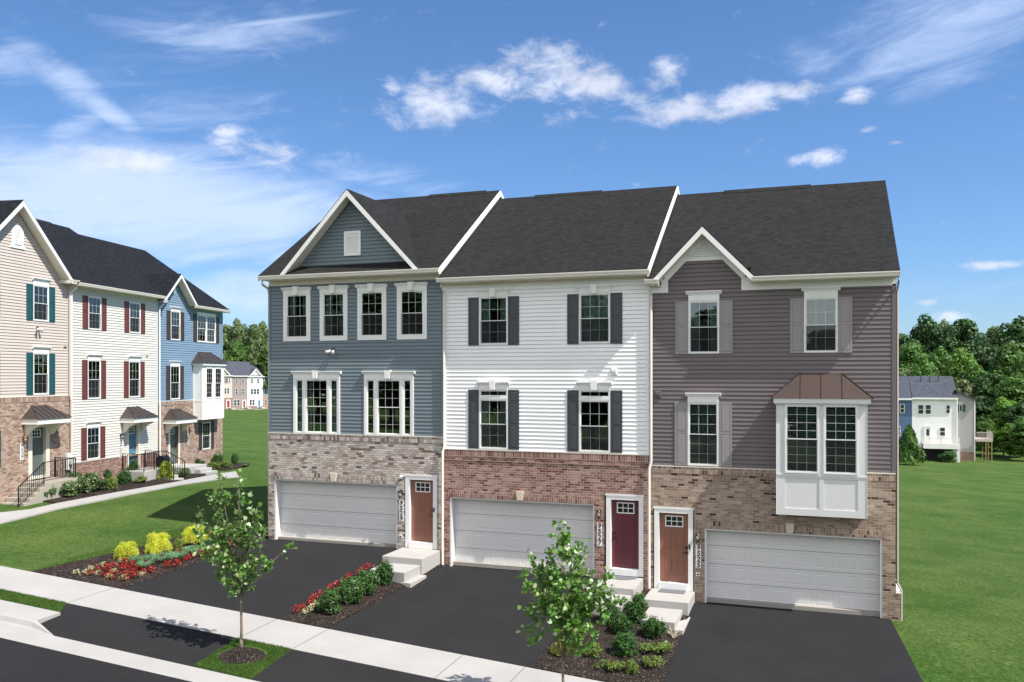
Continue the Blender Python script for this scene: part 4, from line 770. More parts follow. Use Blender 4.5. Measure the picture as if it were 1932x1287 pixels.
# ---- pale blue house
HC=House(ROWL,'town_house',10.93,17.78,.0,'pale blue town house with dark brown shutters, small gable and white bay','house','three-storey houses of the side row')
H=HC; bt=4.44; ez=9.80; holes=[(12.08,12.88,-1,3.05),(14.45,16.85,3.3,6.4)]
holes.append(lwin(H,12.62,7.78,9.36,'shutter_brown',board=.13)); 
holes.append(window(H,14.86,16.94,7.78,9.36,units=[(14.86,15.90,3,2,True),(15.90,16.94,3,2,True)],hd=dict(board=.14,crown=False),cov='blind_pale')); shutter(H,14.46,14.84,7.78,9.36,'shutter_brown'); shutter(H,16.96,17.34,7.78,9.36,'shutter_brown')
holes.append(lwin(H,12.58,4.53,6.37,'shutter_brown',board=.17)); holes.append(lwin(H,15.88,1.53,3.12,'shutter_brown',hd=False,cov=None))
zf,za,xc,hw=9.90,11.40,12.50,1.60
def bC(z):
    if z<9.6: return (11.02,17.68)
    t=(za-.26-z)/((za-zf)/hw); return (max(11.02,xc-t),min(xc+t,14.1))
base_house(H,-.4,ez,bt,holes,'sand','sand','siding_blue','shingle_blue',bounds=bC,ztop=11.1)
door(H,12.08,12.88,.98,3.05,'door_green',handle='right',trim=(.16,.12,.1),casemat='trim_cream'); canopy(H,11.42,13.52,3.47); wall_lamp(H,13.95,2.80,mat='copper_lamp'); number_sign(H,13.90,1.92,2.58,'9533',w=.14)
gutter(H,10.98,11.12,ez+.02); gutter(H,13.95,17.86,ez)
m=MB(); m.box(14.0,17.78,-.40,0,ez-.15,ez-.13); H.part('soffit',m,'trim_cream'); m=MB(); m.box(13.9,17.78,-.03,0,ez-.33,ez-.152); H.part('frieze_board',m,'siding_blue')
main_roof(H,10.93,17.86,ez,PTL,DEPL,segs=[(10.93,11.02,-.47),(11.02,14.0,.02),(14.0,17.86,-.47)],mat='shingle_blue'); gable_dormer(H,xc,zf,hw,za,'shingle_blue',2.8,board=.13)
rake(H,17.84,ez,PTL,DEPL,w=.03,h=.2)
m=MB(); m.prism([(xc,10.72),(xc+.17,10.54),(xc,10.30),(xc-.17,10.54)],lambda u,v,w:(u,w,v),-.05,-.0); H.part('gable_vent',m,'trim_white')
shell(H,0,ez,PTL,DEPL,(.9,3.9,7.0),'siding_blue'); side_wall(H,H.x1,1,.2,ez,PTL,DEPL,'siding_blue'); 
m=MB(); m.box(10.93,11.03,-.03,.0,bt+.02,ez-.1); H.part('corner_post',m,'siding_blue'); m=MB(); m.box(17.69,17.80,-.03,.04,bt+.02,ez-.3); H.part('corner_post',m,'siding_blue')
downspout(H,[(11.02,-.32,9.7),(11.02,-.32,9.62),(11.0,-.09,9.4),(11.0,-.09,4.5),(10.97,-.13,4.3),(10.97,-.13,1.0)],mat='trim_white')
m=MB(); bx0,bx1,by=14.42,16.88,-.60; fh=[(14.80,15.55,4.52,6.30),(15.80,16.56,4.52,6.30)]
for a,b,c_,d_ in cells(bx0,bx1,3.32,6.42,fh): m.quad((a,by,c_),(b,by,c_),(b,by,d_),(a,by,d_))
for a,b,c_,d_ in fh: m.quad((a,by,c_),(a,by+.08,c_),(a,by+.08,d_),(a,by,d_)); m.quad((b,by,c_),(b,by+.08,c_),(b,by+.08,d_),(b,by,d_))
for x in(bx0,bx1): m.quad((x,by,3.32),(x,0,3.32),(x,0,6.42),(x,by,6.42))
m.quad((bx0,by,3.32),(bx1,by,3.32),(bx1,0,3.32),(bx0,0,3.32)); bay=H.part('bay_window',m,'trim_white')
m=MB(); m.box(bx0-.10,bx1+.10,by-.10,-.02,6.42,6.54); m.box(bx0-.012,bx1+.012,by-.014,by,4.38,4.42); m.box(bx0-.012,bx0,by-.012,by+.08,3.32,6.42); m.box(bx0-.012,bx0,-.10,-.02,3.32,6.42); m.box(bx0-.012,bx0,by+.08,-.10,4.36,4.44); m.box(bx0-.012,bx0,by+.08,-.10,6.32,6.42); m.box(bx0-.012,bx0,by+.08,-.1,3.32,3.40); H.part('trim',m,'trim_white',bay)
for a,b in((14.80,15.55),(15.80,16.56)):
    fr,gl=MB(),MB(); sash_unit(fr,gl,a,b,4.52,6.30,3,3,by,True,y_out=-.03); H.part('window_frame',fr,'vinyl_white',bay); H.part('pane',gl,'glass',bay); mb=MB(); z=6.26
    while z>4.6: mb.quad((a+.04,by+.12,z),(b-.04,by+.12,z),(b-.04,by+.08,z-.055),(a+.04,by+.08,z-.055)); z-=.065
    H.part('blind',mb,'blind_pale',bay)
hip_roof(H,14.24,17.06,15.0,16.3,6.545,7.22,.74,'metal_bronze',(.2,.35,.5,.65,.8),None,'bay_roof')

# ================================================================ STEPS AND RAILINGS
def steps(name,boxes,label,mat='concrete_step',M=None,group='concrete entrance steps'):
    # each box (x0,x1,y0,y1,z0,z1): landing first, then treads
    M=M or ROWM; o0=M.w(boxes[0][0],boxes[0][2],boxes[0][4]); root=empty(name,o0,M.rz); tag(root,label,'steps',group)
    for i,b in enumerate(boxes):
        m=MB(); m.box(*b); p=link('landing' if i==0 else 'step',m.mesh('landing' if i==0 else 'step',mat,(boxes[0][0],boxes[0][2],boxes[0][4])),root); bev(p,.012,3)
    return root
steps('entrance_steps',[(-13.12,-11.72,-1.50,-.065,-.62,.075),(-12.98,-11.78,-2.60,-1.503,-.72,-.125),(-11.90,-11.56,-2.62,-1.504,-.9,-.42)],'pale concrete steps below the terracotta door of the slate blue house')
steps('entrance_steps',[(-6.15,-5.03,-1.50,-.065,-1.1,-.315),(-6.0,-5.10,-2.80,-1.503,-1.2,-.50)],'pale concrete steps below the burgundy door')
steps('entrance_steps',[(-4.78,-3.50,-1.42,-.065,-1.4,-.595),(-4.60,-3.66,-2.78,-1.423,-1.5,-.80),(-3.68,-3.44,-2.80,-1.42,-1.6,-.985)],'pale concrete steps below the terracotta door beside the bay window')
m=MB(); m.box(-4.52,-3.76,-.50,-.07,-.594,-.580); o=link('door_mat',m.mesh('door_mat','mat_grey')); tag(o,'dark rectangular door mat on the steps by the bay window house','door mat')
m=MB(); pts=[(-5.66+.47*math.cos(a),-.09-.45*math.sin(a)) for a in [R(x) for x in range(0,181,12)]]; m.prism(pts,lambda u,v,w:(u,v,w),-.314,-.300); o=link('door_mat',m.mesh('door_mat','mat_grey')); tag(o,'grey half round door mat in front of the burgundy door','door mat')
def railing(root_label,runs,M,group='black iron railings'):
    # runs: list of polylines (top points incl. base z); each becomes rail + posts + balusters
    p0=runs[0][0]; org=(p0[0],p0[1],p0[2]); root=empty('railing',M.w(*p0),M.rz); tag(root,root_label,'railing',group)
    for r in runs:
        H_=.86; rail=MB()
        for a,b in zip(r[:-1],r[1:]):
            rail.tube([(a[0],a[1],a[2]+H_),(b[0],b[1],b[2]+H_)],.022,4); rail.tube([(a[0],a[1],a[2]+.10),(b[0],b[1],b[2]+.10)],.014,4)
        link('handrail',rail.mesh('handrail','rail_black',org),root)
        bal=MB()
        for a,b in zip(r[:-1],r[1:]):
            L=math.dist(a[:2],b[:2]); n=max(2,int(L/.115))
            for i in range(1,n): t=i/n; x,y,z=(a[k]+(b[k]-a[k])*t for k in range(3)); bal.box(x-.008,x+.008,y-.008,y+.008,z+.10,z+H_)
        link('balusters',bal.mesh('balusters','rail_black',org),root)
        for q in r: pm=MB(); pm.box(q[0]-.018,q[0]+.018,q[1]-.018,q[1]+.018,q[2]-.02,q[2]+H_+.02); link('post',pm.mesh('post','rail_black',org),root)
M=ROWL
a_l=[(1.05,3.05,-1.15,-.05,.2,1.36)]+[(1.05-.30*k,1.06-.30*(k-1) if k==1 else 1.05-.30*(k-1)+.002,-1.15,-.05,.2,1.36-.17*k) for k in range(1,6)]
steps('entrance_steps',a_l,'long concrete landing with side steps below the green door of the gabled house','concrete_old',M)
railing('black iron railing on the landing of the gabled side row house',[[(-.38,-1.08,.52),(1.05,-1.08,1.36),(3.0,-1.08,1.36),(3.0,-.1,1.36)]],M)
steps('entrance_steps',[(7.75,9.75,-1.30,-.05,.2,1.10)]+[(8.75,9.72,-1.30-.32*k,-1.297-.32*(k-1),.1,1.10-.165*k) for k in(1,2,3)],'concrete landing and steps below the blue front door','concrete_step',M)
railing('black iron railing around the blue door landing',[[(7.82,-.1,1.10),(7.82,-1.24,1.10),(8.70,-1.24,1.10),(8.70,-2.3,.6)],[(9.70,-.1,1.10),(9.70,-1.28,1.10),(9.70,-2.3,.6)]],M)
steps('entrance_steps',[(11.55,13.5,-1.40,-.05,.0,.93),(12.2,13.4,-1.75,-1.403,.0,.76),(12.2,13.4,-2.1,-1.753,.0,.60)],'concrete landing and two steps in front of the pale blue house','concrete_step',M)
def Lw(x,y): v=ROWL.w(x,y,0); return (v.x,v.y)
# path in front of the side row, with its pad, and the beds between path and houses
pth=[(-27.6,-6.56),(-28.05,-2.6),(-28.55,.85),(-28.9,4.7),(-29.42,11.6),(-29.25,12.6),(-31.0,14.6),(-30.85,12.4),(-30.0,8.2),(-29.72,4.0),(-29.45,1.0),(-29.2,-.4),(-29.6,-1.6),(-31.2,-2.0),(-31.2,-3.2),(-29.4,-3.6),(-28.9,-6.56)]
polysheet('footpath','concrete',pth,.03,.1,1.0)
bedA=[Lw(.9,-.02),Lw(.9,-1.9)]+[(-29.22,-.3),(-29.48,1.0),(-29.75,4.0),(-30.03,8.2),(-30.2,9.3)]+[Lw(9.9,-.02)]
polysheet('mulch_bed','mulch',bedA,.04,.1,.4,jitter=.03)
polysheet('mulch_bed','mulch',[Lw(9.85,-.02),Lw(9.85,-2.45),(-30.6,10.8),Lw(12.1,-2.1),Lw(12.1,-.02)],.04,.1,.4,jitter=.03)
polysheet('mulch_bed','mulch',[Lw(13.5,-.02),Lw(13.5,-1.5),Lw(15.0,-1.9),Lw(17.5,-1.9),Lw(19.0,-1.2),Lw(18.6,-.02)],.03,.1,.4,jitter=.03)
polysheet('mulch_bed','mulch',[(-29.1,-3.8),(-28.8,-6.5),(-30.3,-6.5),(-30.5,-3.9)],.04,.1,.4,jitter=.03)
m=MB(); lx,ly=-29.35,-1.75; lz=gz(lx,ly); m.tube([(lx,ly,lz),(lx,ly,lz+.50)],.012,6); m.lathe(lx,ly,[(.012,lz+.60),(.10,lz+.50),(.10,lz+.49),(.02,lz+.50)],12); o=link('path_light',m.mesh('path_light','metal_bronze',(lx,ly,lz)),None,(lx,ly,lz)); tag(o,'small bronze mushroom path light beside the side row path','path light')
# stacked black storage/hose cart by the blue door landing
cx,cy=ROWL.w(10.25,-.75,0)[:2]; cz=gz(cx,cy)+.04; gr=empty('barbecue_grill',(cx,cy,cz),ROWL.rz); tag(gr,'covered black grill standing between the blue door and green door landings','grill')
m=MB(); m.box(-.28,.28,-.22,.22,.55,.80); m.prism([(-.26,.80),(.26,.80),(.22,.98),(.10,1.06),(-.10,1.06),(-.22,.98)],lambda u,v,w:(w,u,v),-.27,.27); link('lid',m.mesh('lid','black_metal'),gr)
for sx in(-.24,.24):
    for sy in(-.18,.18): m=MB(); m.box(sx-.02,sx+.02,sy-.02,sy+.02,0,.55); link('leg',m.mesh('leg','black_metal'),gr)
m=MB(); m.box(-.55,-.285,-.18,.18,.74,.77); link('shelf',m.mesh('shelf','black_metal'),gr)

# ================================================================ FAR HOUSES
def simple_house(row,x0,x1,zb,ez,dep,rise,wall,label,wins,doors=(),gable=None,brick=None,roofmat='shingle_far',group='far row of town houses beyond the lawn',rear=False,over=.3):
    H=House(row,'town_house',x0,x1,zb,label,'house',group)
    m=MB(); m.box(x0+.005,x1-.005,0,dep,(brick[1] if brick else zb),ez); H.part('wall',m,wall)
    if brick: m=MB(); m.box(x0+.002,x1-.002,-.03,dep,zb,brick[1]-.01); H.part('brick_wall',m,'brick_'+brick[0])
    m=MB(); yr=dep/2; P=lambda u,v,w:(w,u,v); m.prism([(-over,ez-.05),(-over,ez+.12),(yr,ez+rise),(dep+over,ez+.12),(dep+over,ez-.05)],P,x0,x1); H.part('roof',m,roofmat)
    m=MB(); m.box(x0,x1,-over-.06,-over+.04,ez-.12,ez+.1); H.part('gutter',m,'trim_white')
    for (a,b,c_,d_,sh) in wins:
        f=MB(); f.ring(a,b,c_,d_,.07,-.07,-.03+.0); zm=(c_+d_)/2; f.box(a+.07,b-.07,-.06,-.035,zm-.03,zm+.03); w=H.part('window',f,'vinyl_white'); g=MB(); g.box(a+.05,b-.05,-.045,-.036,c_+.05,d_-.05); H.part('pane',g,'far_glass',w)
        if sh:
            for p,q in((a-.42,a-.06),(b+.06,b+.42)): s=MB(); s.box(p,q,-.08,-.035,c_-.05,d_+.05); H.part('shutter',s,sh)
    for (a,b,c_,d_,mt) in doors:
        f=MB(); f.ring(a-.2,b+.2,c_-.2,d_+.2,.2,-.09,-.035); fr=H.part('door_frame',f,'trim_white'); d=MB(); d.box(a,b,-.06,-.035,c_,d_); H.part('door',d,mt)
    if gable:
        xc,hw,zf,za=gable; m=MB(); Q=lambda u,v,w:(u,w,v); m.prism([(xc-hw,zf),(xc,za),(xc+hw,zf)],Q,-.04,.10); H.part('gable_wall',m,wall); m=MB(); m.prism([(xc-hw-.2,zf),(xc,za+.25),(xc+hw+.2,zf),(xc+hw-.1,zf),(xc,za-.05),(xc-hw+.1,zf)],Q,-.40,-.05); H.part('rake_board',m,'trim_white'); m=MB(); m.prism([(xc-hw-.2,zf+.02),(xc,za+.27),(xc,za+.2),(xc-hw,zf+.0)],Q,-.3,yr*.7); m.prism([(xc+hw+.2,zf+.02),(xc+hw,zf),(xc,za+.2),(xc,za+.27)],Q,-.3,yr*.7); H.part('gable_roof',m,roofmat)
    return H
m,t,p,o=newmat('far_glass'); p.inputs['Base Color'].default_value=(.035,.045,.045,1); p.inputs['Roughness'].default_value=.12
FR=Row((-145.4,160.0,0),R(69.6)); zbF=-2.75
simple_house(FR,-4.4,2.02,zbF,6.05,9,3.9,'siding_blush','cream gabled town house with a bay and red door, leftmost of far row',[(-.28,.20,4.22,5.4,'shutter_brown'),(.95,1.45,4.22,5.4,None),(-.28,.35,1.4,2.9,None),(.5,1.15,1.4,2.9,None)],[(.45,1.25,-2.2,-.36,'door_red')],gable=(-1.6,3.0,6.0,8.9),brick=('rose',0.3))
simple_house(FR,2.02,6.58,zbF,5.98,9,3.95,'siding_mauve','mauve town house with a terracotta door in the far row',[(2.96,3.56,4.0,5.3,'shutter_greige'),(4.86,5.48,4.0,5.3,'shutter_greige'),(2.96,3.56,1.15,2.75,'shutter_greige'),(4.86,5.48,1.15,2.75,'shutter_greige'),(2.49,3.3,-1.75,-.2,None),(3.42,4.25,-1.75,-.2,None)],[(5.2,5.9,-2.3,-.5,'door_terracotta')],brick=('sand',-2.0))
simple_house(FR,6.58,11.26,zbF,5.9,9,4.0,'siding_white','white town house with a small gable and blue door in the far row',[(7.57,8.22,4.0,5.3,None),(9.48,10.14,4.0,5.3,None),(7.5,8.3,1.1,2.6,None),(8.42,9.22,1.1,2.6,None),(9.34,10.14,1.1,2.6,None),(7.16,7.9,-1.8,-.25,None),(8.0,8.74,-1.8,-.25,None)],[(9.75,10.4,-2.3,-.5,'door_blue')],gable=(8.95,1.9,5.9,7.75),brick=('rose',-2.0))
simple_house(FR,11.26,17.0,zbF,5.8,9,4.0,'siding_blue','pale blue town house with a tan brick base, rightmost visible in the far row',[(11.76,12.45,3.8,5.2,None),(13.6,14.3,3.8,5.2,None),(11.8,12.45,.95,2.5,None),(13.6,14.3,.95,2.5,None),(11.83,12.5,-1.9,-.4,None),(13.6,14.3,-1.9,-.4,None)],brick=('sand',.75))
for (x,lab) in((1.5,'pale walk to the red door of the far row'),(6.2,'pale walk to the terracotta door of the far row'),(10.6,'pale walk to the blue door of the far row')):
    m=MB(); 
    for k in range(3): m.box(x-.7,x+.5,-1.2-.5*k,-.2 if k==0 else -1.2-.5*(k-1)+.002,zbF-.3,zbF+.50-.2*k)
    m.box(x-.5,x+1.4,-6.,-2.21,zbF-.4,zbF+.07)
    o0=FR.w(x,0,zbF); o=link('entrance_steps',m.mesh('entrance_steps','concrete_step',(x,0,zbF)),None,o0); o.rotation_euler=(0,0,FR.rz); tag(o,lab,'steps','concrete entrance steps')
# rear of the houses behind the right-hand lawn
BR=Row((0,88,0),0)
simple_house(BR,3.4,10.37,-4.6,3.1,8.5,2.75,'siding_navy','dark blue sided house partly hidden behind the near row on the right',[(9.03,9.56,1.4,2.5,None),(8.45,9.1,-1.33,-.19,None)],roofmat='shingle_far',group='rear fronts of the houses behind the right lawn')
HW=simple_house(BR,10.37,15.30,-4.6,3.2,8.5,2.68,'siding_white','white sided house with a raised rear deck behind the right lawn',[(11.0,11.65,1.27,2.45,None),(11.8,12.46,1.28,2.46,None),(14.03,14.51,1.41,2.45,None),(13.34,13.99,-1.3,-.22,None)],[(11.86,12.3,-1.85,-.23,'vinyl_white')],roofmat='shingle_far',group='rear fronts of the houses behind the right lawn')
m=MB(); m.box(11.93,12.23,-.075,-.062,-1.25,-.47); HW.part('pane',m,'far_glass')
m=MB(); m.box(11.4,15.26,-2.0,-.02,-2.35,-2.10); DK=HW.part('deck',m,'deck_wood'); m=MB(); m.box(11.4,15.28,-2.05,-2.0,-2.65,-2.10); m.box(15.20,15.27,-2.0,-.05,-2.65,-2.36); HW.part('fascia',m,'trim_white',DK)
m=MB(); m.box(11.4,15.2,-2.0,-1.94,-1.42,-1.35); m.box(11.4,15.2,-1.99,-1.95,-2.02,-1.98)
for k in range(32): x=11.45+k*.12; m.box(x,x+.03,-1.985,-1.955,-2.0,-1.4)
for x in(11.4,13.28,15.12): m.box(x,x+.10,-2.01,-1.92,-2.1,-1.3)
HW.part('deck_railing',m,'trim_white',DK)
m=MB(); m.box(14.92,15.26,-2.0,-1.6,-4.7,-2.66); HW.part('post',m,'trim_white'); m=MB(); m.box(10.6,14.8,-.035,-.012,-4.5,-2.7); HW.part('garage_door',m,'dark_void')
m=MB(); m.tube([(15.22,-.08,3.0),(15.22,-.08,-4.4)],.06,6); HW.part('downspout',m,'trim_white')
for x,z,h in((11.63,5.0,.85),(12.61,5.35,.45),(13.59,5.5,.5)): m=MB(); m.tube([(x,3.0,z-.2),(x,3.0,z+h)],.05,8); HW.part('vent_pipe',m,'black_metal')
HG=House(BR,'town_house',15.2,17.3,-4.6,'grey sided gable end with teal shutters behind the right lawn','house','rear fronts of the houses behind the right lawn')
m=MB(); P=lambda u,v,w:(u,w,v); m.prism([(15.31,-3.15),(17.22,-3.15),(17.22,3.05),(15.31,4.05)],P,.6,9); HG.part('wall',m,'siding_grey'); m=MB(); m.box(15.31,17.22,.58,9,-5,-3.16); HG.part('brick_wall',m,'brick_red')
m=MB(); m.prism([(15.1,4.22),(17.50,3.02),(17.50,2.90),(15.1,4.08)],P,.2,9.3); HG.part('roof',m,'shingle_far'); m=MB(); m.box(17.13,17.24,.55,.6,-5,3.0); HG.part('corner_post',m,'trim_white')
m=MB(); m.box(15.52,15.86,.54,.6,1.65,2.45); w=HG.part('window',m,'vinyl_white'); m=MB(); m.box(15.57,15.81,.52,.54,1.7,2.4); HG.part('pane',m,'far_glass',w)
for a,b in((15.33,15.50),(15.88,16.18)): m=MB(); m.box(a,b,.53,.6,1.62,2.48); HG.part('shutter',m,'shutter_teal')
m=MB(); m.box(15.45,15.9,.5,.6,2.62,2.72); HG.part('head_trim',m,'trim_white')
dk=empty('raised_deck',(17.3,89.5,-4.2)); tag(dk,'grey timber raised deck on yellow new posts behind the right lawn','deck')
m=MB(); m.box(0,1.72,-1.3,2.6,2.35,2.62); link('deck_floor',m.mesh('deck_floor','deck_wood'),dk)
m=MB(); m.box(0,1.72,-1.3,-1.24,3.38,3.48); m.box(1.66,1.72,-1.3,2.6,3.38,3.48)
for k in range(15): m.box(.05+k*.118,.09+k*.118,-1.29,-1.25,2.62,3.4)
for k in range(20): m.box(1.67,1.71,-1.2+k*.19,-1.16+k*.19,2.62,3.4)
link('deck_railing',m.mesh('deck_railing','deck_wood'),dk)
for x,y,z0 in((1.62,-1.2,0),(1.0,-1.2,.2),(1.62,1.0,.3),(1.0,1.0,.4)): m=MB(); m.box(x-.05,x+.05,y-.05,y+.05,z0-.4,2.35); link('post',m.mesh('post','new_wood'),dk)
m=MB(); m.prism([(1.0,2.2),(1.08,2.2),(1.65,1.5),(1.57,1.5)],P,-1.22,-1.18); link('brace',m.mesh('brace','new_wood'),dk)

# ================================================================ PLANTS
def rvec(n,rng):
    v=rng.normal(size=(n,3)); return v/np.linalg.norm(v,axis=1,keepdims=True)
def leaves(name,C,N,S,mat,rng,shape='leaf',smooth=False):
    # one small polygon per leaf; C centres, N normals, S sizes
    n=len(C); up=rvec(n,rng); T=np.cross(N,up); T/=np.linalg.norm(T,axis=1,keepdims=True)+1e-9; B=np.cross(N,T)
    out={'leaf':[(-.5,0,0),(0,-.32,.03),(.5,0,0),(0,.32,.03)],'heart':[(-.45,0,0),(-.30,-.40,.10),(.12,-.38,.10),(.55,0,-.05),(.12,.38,.10),(-.30,.40,.10)],
      'needle':[(-.5,-.06,0),(.5,-.03,0),(.5,.03,0),(-.5,.06,0)],'clump':[(-.5,-.1,0),(-.15,-.5,.1),(.4,-.35,0),(.5,.15,.1),(.1,.5,0),(-.4,.4,.1)]}[shape]
    k=len(out); V=np.empty((n,k,3))
    for i,(a,b,c_) in enumerate(out): V[:,i]=C+(T*a+B*b+N*c_)*S[:,None]
    me=bpy.data.meshes.new(name); me.vertices.add(n*k); me.vertices.foreach_set('co',V.reshape(-1)); me.loops.add(n*k); me.loops.foreach_set('vertex_index',np.arange(n*k)); me.polygons.add(n); me.polygons.foreach_set('loop_start',np.arange(n)*k); me.polygons.foreach_set('loop_total',np.full(n,k)); me.update(calc_edges=True); me.materials.append(MATS[mat]); return me
SHR={}
def shrub_mesh(kind,seed):
    rng=np.random.default_rng(seed)
    if kind in('box','holly','wax','lime'):                    # unit: radius ~.5, height ~1
        n={'box':3600,'holly':2300,'wax':2400,'lime':1200}[kind]; K=26 if kind!='holly' else 34
        d=rvec(K,rng); d[:,2]=np.abs(d[:,2])*1.1-.25; cc=d*np.array([.33,.33,.38])+np.array([0,0,.44]); cc[:7,2]=rng.uniform(.10,.24,7); r=rng.uniform(.12,.22,K)
        idx=rng.integers(0,K,n); dd=rvec(n,rng); C=cc[idx]+dd*(r[idx]*rng.uniform(.55,1.08,n))[:,None]; C[:,2]=np.maximum(C[:,2],.03+rng.uniform(0,.05,n))
        if kind=='holly': sp=rng.random(n)<.35; C[sp]+= (C[sp]-np.array([0,0,.3]))*rng.uniform(0,.30,sp.sum())[:,None]
        N=dd+rvec(n,rng)*.9+np.array([0,0,.35]); N/=np.linalg.norm(N,axis=1,keepdims=True)
        S=rng.uniform(.055,.095,n)*{'box':1.,'holly':1.25,'wax':1.3,'lime':1.4}[kind]; return leaves('foliage',C,N,S,{'box':'leaf_box','holly':'leaf_holly','wax':'leaf_wax','lime':'leaf_lime'}[kind],rng)
    if kind in('gold','tallyellow'):
        n=6500; C=np.empty((n,3)); N=np.empty((n,3)); k=70; ang=rng.uniform(0,2*math.pi,k); el=rng.uniform(.05,1.45,k); L=rng.uniform(.40,.62,k)
        idx=rng.integers(0,k,n); t=rng.uniform(.35,1.,n)**.8; r=L[idx]*t; a=ang[idx]+rng.normal(0,.16,n); e=el[idx]-t**3*.5+rng.normal(0,.12,n)
        C[:,0]=r*np.cos(e)*np.cos(a)*1.02; C[:,1]=r*np.cos(e)*np.sin(a)*1.02; C[:,2]=.40+r*np.sin(e)*1.0-.16*t**2+rng.normal(0,.015,n); low=rng.random(n)<.25; C[low,2]*=.6; C[:,2]=np.maximum(C[:,2],.03)
        N=rvec(n,rng); return leaves('foliage',C,N,rng.uniform(.07,.14,n),'leaf_gold' if kind=='gold' else 'leaf_yellowgreen',rng,'needle' if kind=='gold' else 'leaf')
    if kind=='juniper':
        n=2600; k=26; ang=rng.uniform(0,2*math.pi,k); L=rng.uniform(.3,.62,k); idx=rng.integers(0,k,n); t=rng.uniform(.1,1,n); a=ang[idx]+rng.normal(0,.13,n); r=L[idx]*t
        C=np.stack([r*np.cos(a),r*np.sin(a),.04+.22*np.sin(t*2.2)+rng.normal(0,.025,n)],1); C[:,2]=np.maximum(C[:,2],.02); N=rvec(n,rng); N[:,2]=np.abs(N[:,2])+.3; N/=np.linalg.norm(N,axis=1,keepdims=True)
        return leaves('foliage',C,N,rng.uniform(.05,.10,n),'leaf_juniper',rng,'needle')
    if kind in('red','cream'):
        n=46; C=rng.normal(0,.075,(n,3)); C[:,2]=rng.uniform(.03,.21,n); C[:,:2]*=(1.3-C[:,2:3]*3); N=rvec(n,rng); N[:,2]=np.abs(N[:,2])+.5; N/=np.linalg.norm(N,axis=1,keepdims=True)
        return leaves('foliage',C,N,rng.uniform(.05,.095,n)*(1 if kind=='red' else .8),'leaf_'+kind,rng)
    if kind=='spread':
        n=900; k=16; ang=rng.uniform(0,2*math.pi,k); L=rng.uniform(.25,.6,k); idx=rng.integers(0,k,n); t=rng.uniform(.05,1,n); a=ang[idx]+rng.normal(0,.2,n); r=L[idx]*t
        C=np.stack([r*np.cos(a),r*np.sin(a),.03+.22*np.sin(t*2.4)+rng.normal(0,.03,n)],1); C[:,2]=np.maximum(C[:,2],.02); N=rvec(n,rng); N[:,2]=np.abs(N[:,2])+.5; N/=np.linalg.norm(N,axis=1,keepdims=True)
        return leaves('foliage',C,N,rng.uniform(.06,.10,n),'leaf_lime',rng)
def stems_mesh(seed,h=.5,n=7,sp=.2):
    rnd=random.Random(seed); m=MB()
    for i in range(n): a=rnd.uniform(0,6.28); r=rnd.uniform(.3,1)*sp; m.tube([(0,0,0),(r*.5*math.cos(a),r*.5*math.sin(a),h*.5),(r*math.cos(a),r*math.sin(a),h)],.012,4,.004)
    return m.mesh('stem','stem_brown')
def plant(name,kind,x,y,w,h,label,cat,group=None,seed=0,off=.04,parts=True):
    key=(kind,seed%3)
    if key not in SHR: SHR[key]=(shrub_mesh(kind,seed%3+11),stems_mesh(seed%3+3))
    fo,st=SHR[key]; rnd=random.Random(hash((round(x,2),round(y,2)))%9999); z=gz(x,y)+off
    if parts:
        r=empty(name,(x,y,z),rnd.uniform(0,6.28)); a=link('foliage',fo,r); b=link('stem',st,r); a.scale=(w,w*rnd.uniform(.88,1.0),h); b.scale=(w,w,h)
    else: r=link(name,fo,None,(x,y,z)); r.rotation_euler=(0,0,rnd.uniform(0,6.28)); r.scale=(w,w,h)
    tag(r,label,cat,group); return r
# bed beside the slate blue house
plant('golden_shrub','gold',-20.84,-4.15,.68,.68,'round golden threadleaf shrub nearest the pavement','shrub','golden shrubs in the left bed',0)
plant('golden_shrub','gold',-20.45,-3.20,.80,.84,'large golden threadleaf shrub, middle one in the left bed','shrub','golden shrubs in the left bed',1)
plant('golden_shrub','gold',-20.12,-1.80,.76,.86,'golden threadleaf shrub nearest the house among the big ones in the left bed','shrub','golden shrubs in the left bed',2)
plant('golden_shrub','gold',-20.05,-.95,.40,.40,'very small golden shrub at the back of the left bed','shrub','golden shrubs in the left bed',0)
for i,(x,y,w,l) in enumerate(((-19.95,-4.50,.58,'nearest the round golden shrub'),(-19.42,-4.90,.48,'right behind the red flower patch'),(-19.55,-4.05,.92,'widest one, in the middle of the left bed'),(-19.22,-3.58,.50,'small one near the driveway edge'),(-19.25,-2.90,.74,'beside the lone red plant near the drive'),(-19.3,-1.9,.74,'in front of the last golden shrub'),(-19.1,-1.15,.6,'next to the garage pier of the slate blue house'))):
    plant('juniper','juniper',x,y,w,.9,'low blue green spreading juniper '+l,'juniper','low junipers in the left bed',i)
plant('leafy_shrub','lime',-20.0,-2.75,.42,.5,'small blue green leafy bush between the two big golden shrubs','shrub',None,1); plant('leafy_shrub','lime',-19.7,-.6,.6,.6,'green leafy bush at the back corner of the left bed','shrub',None,2)
rf=random.Random(4); GR='red and cream bedding plants'
reds=[]; creams=[]
for i in range(9):
    for j in range(4):
        u=i/8; v=j/3; x=-20.75+1.65*u+.12*v+rf.uniform(-.08,.08); y=-6.1+1.35*v*(1-.35*u)+.15*u+rf.uniform(-.08,.08)
        (creams if ((j==0 and i%2) or (i==0) or rf.random()<.16) else reds).append((x,y))
for y0,y1,n in((-4.45,-4.05,4),(-3.62,-3.25,4),(-2.95,-2.45,5),(-2.3,-1.9,5),(-1.5,-1.1,3)):
    for k in range(n): reds.append((-18.95+rf.uniform(-.10,.12),y0+(y1-y0)*k/(n-1)))
reds+=[(-19.75,-3.05),(-19.72,-3.1),(-19.5,-.9)]
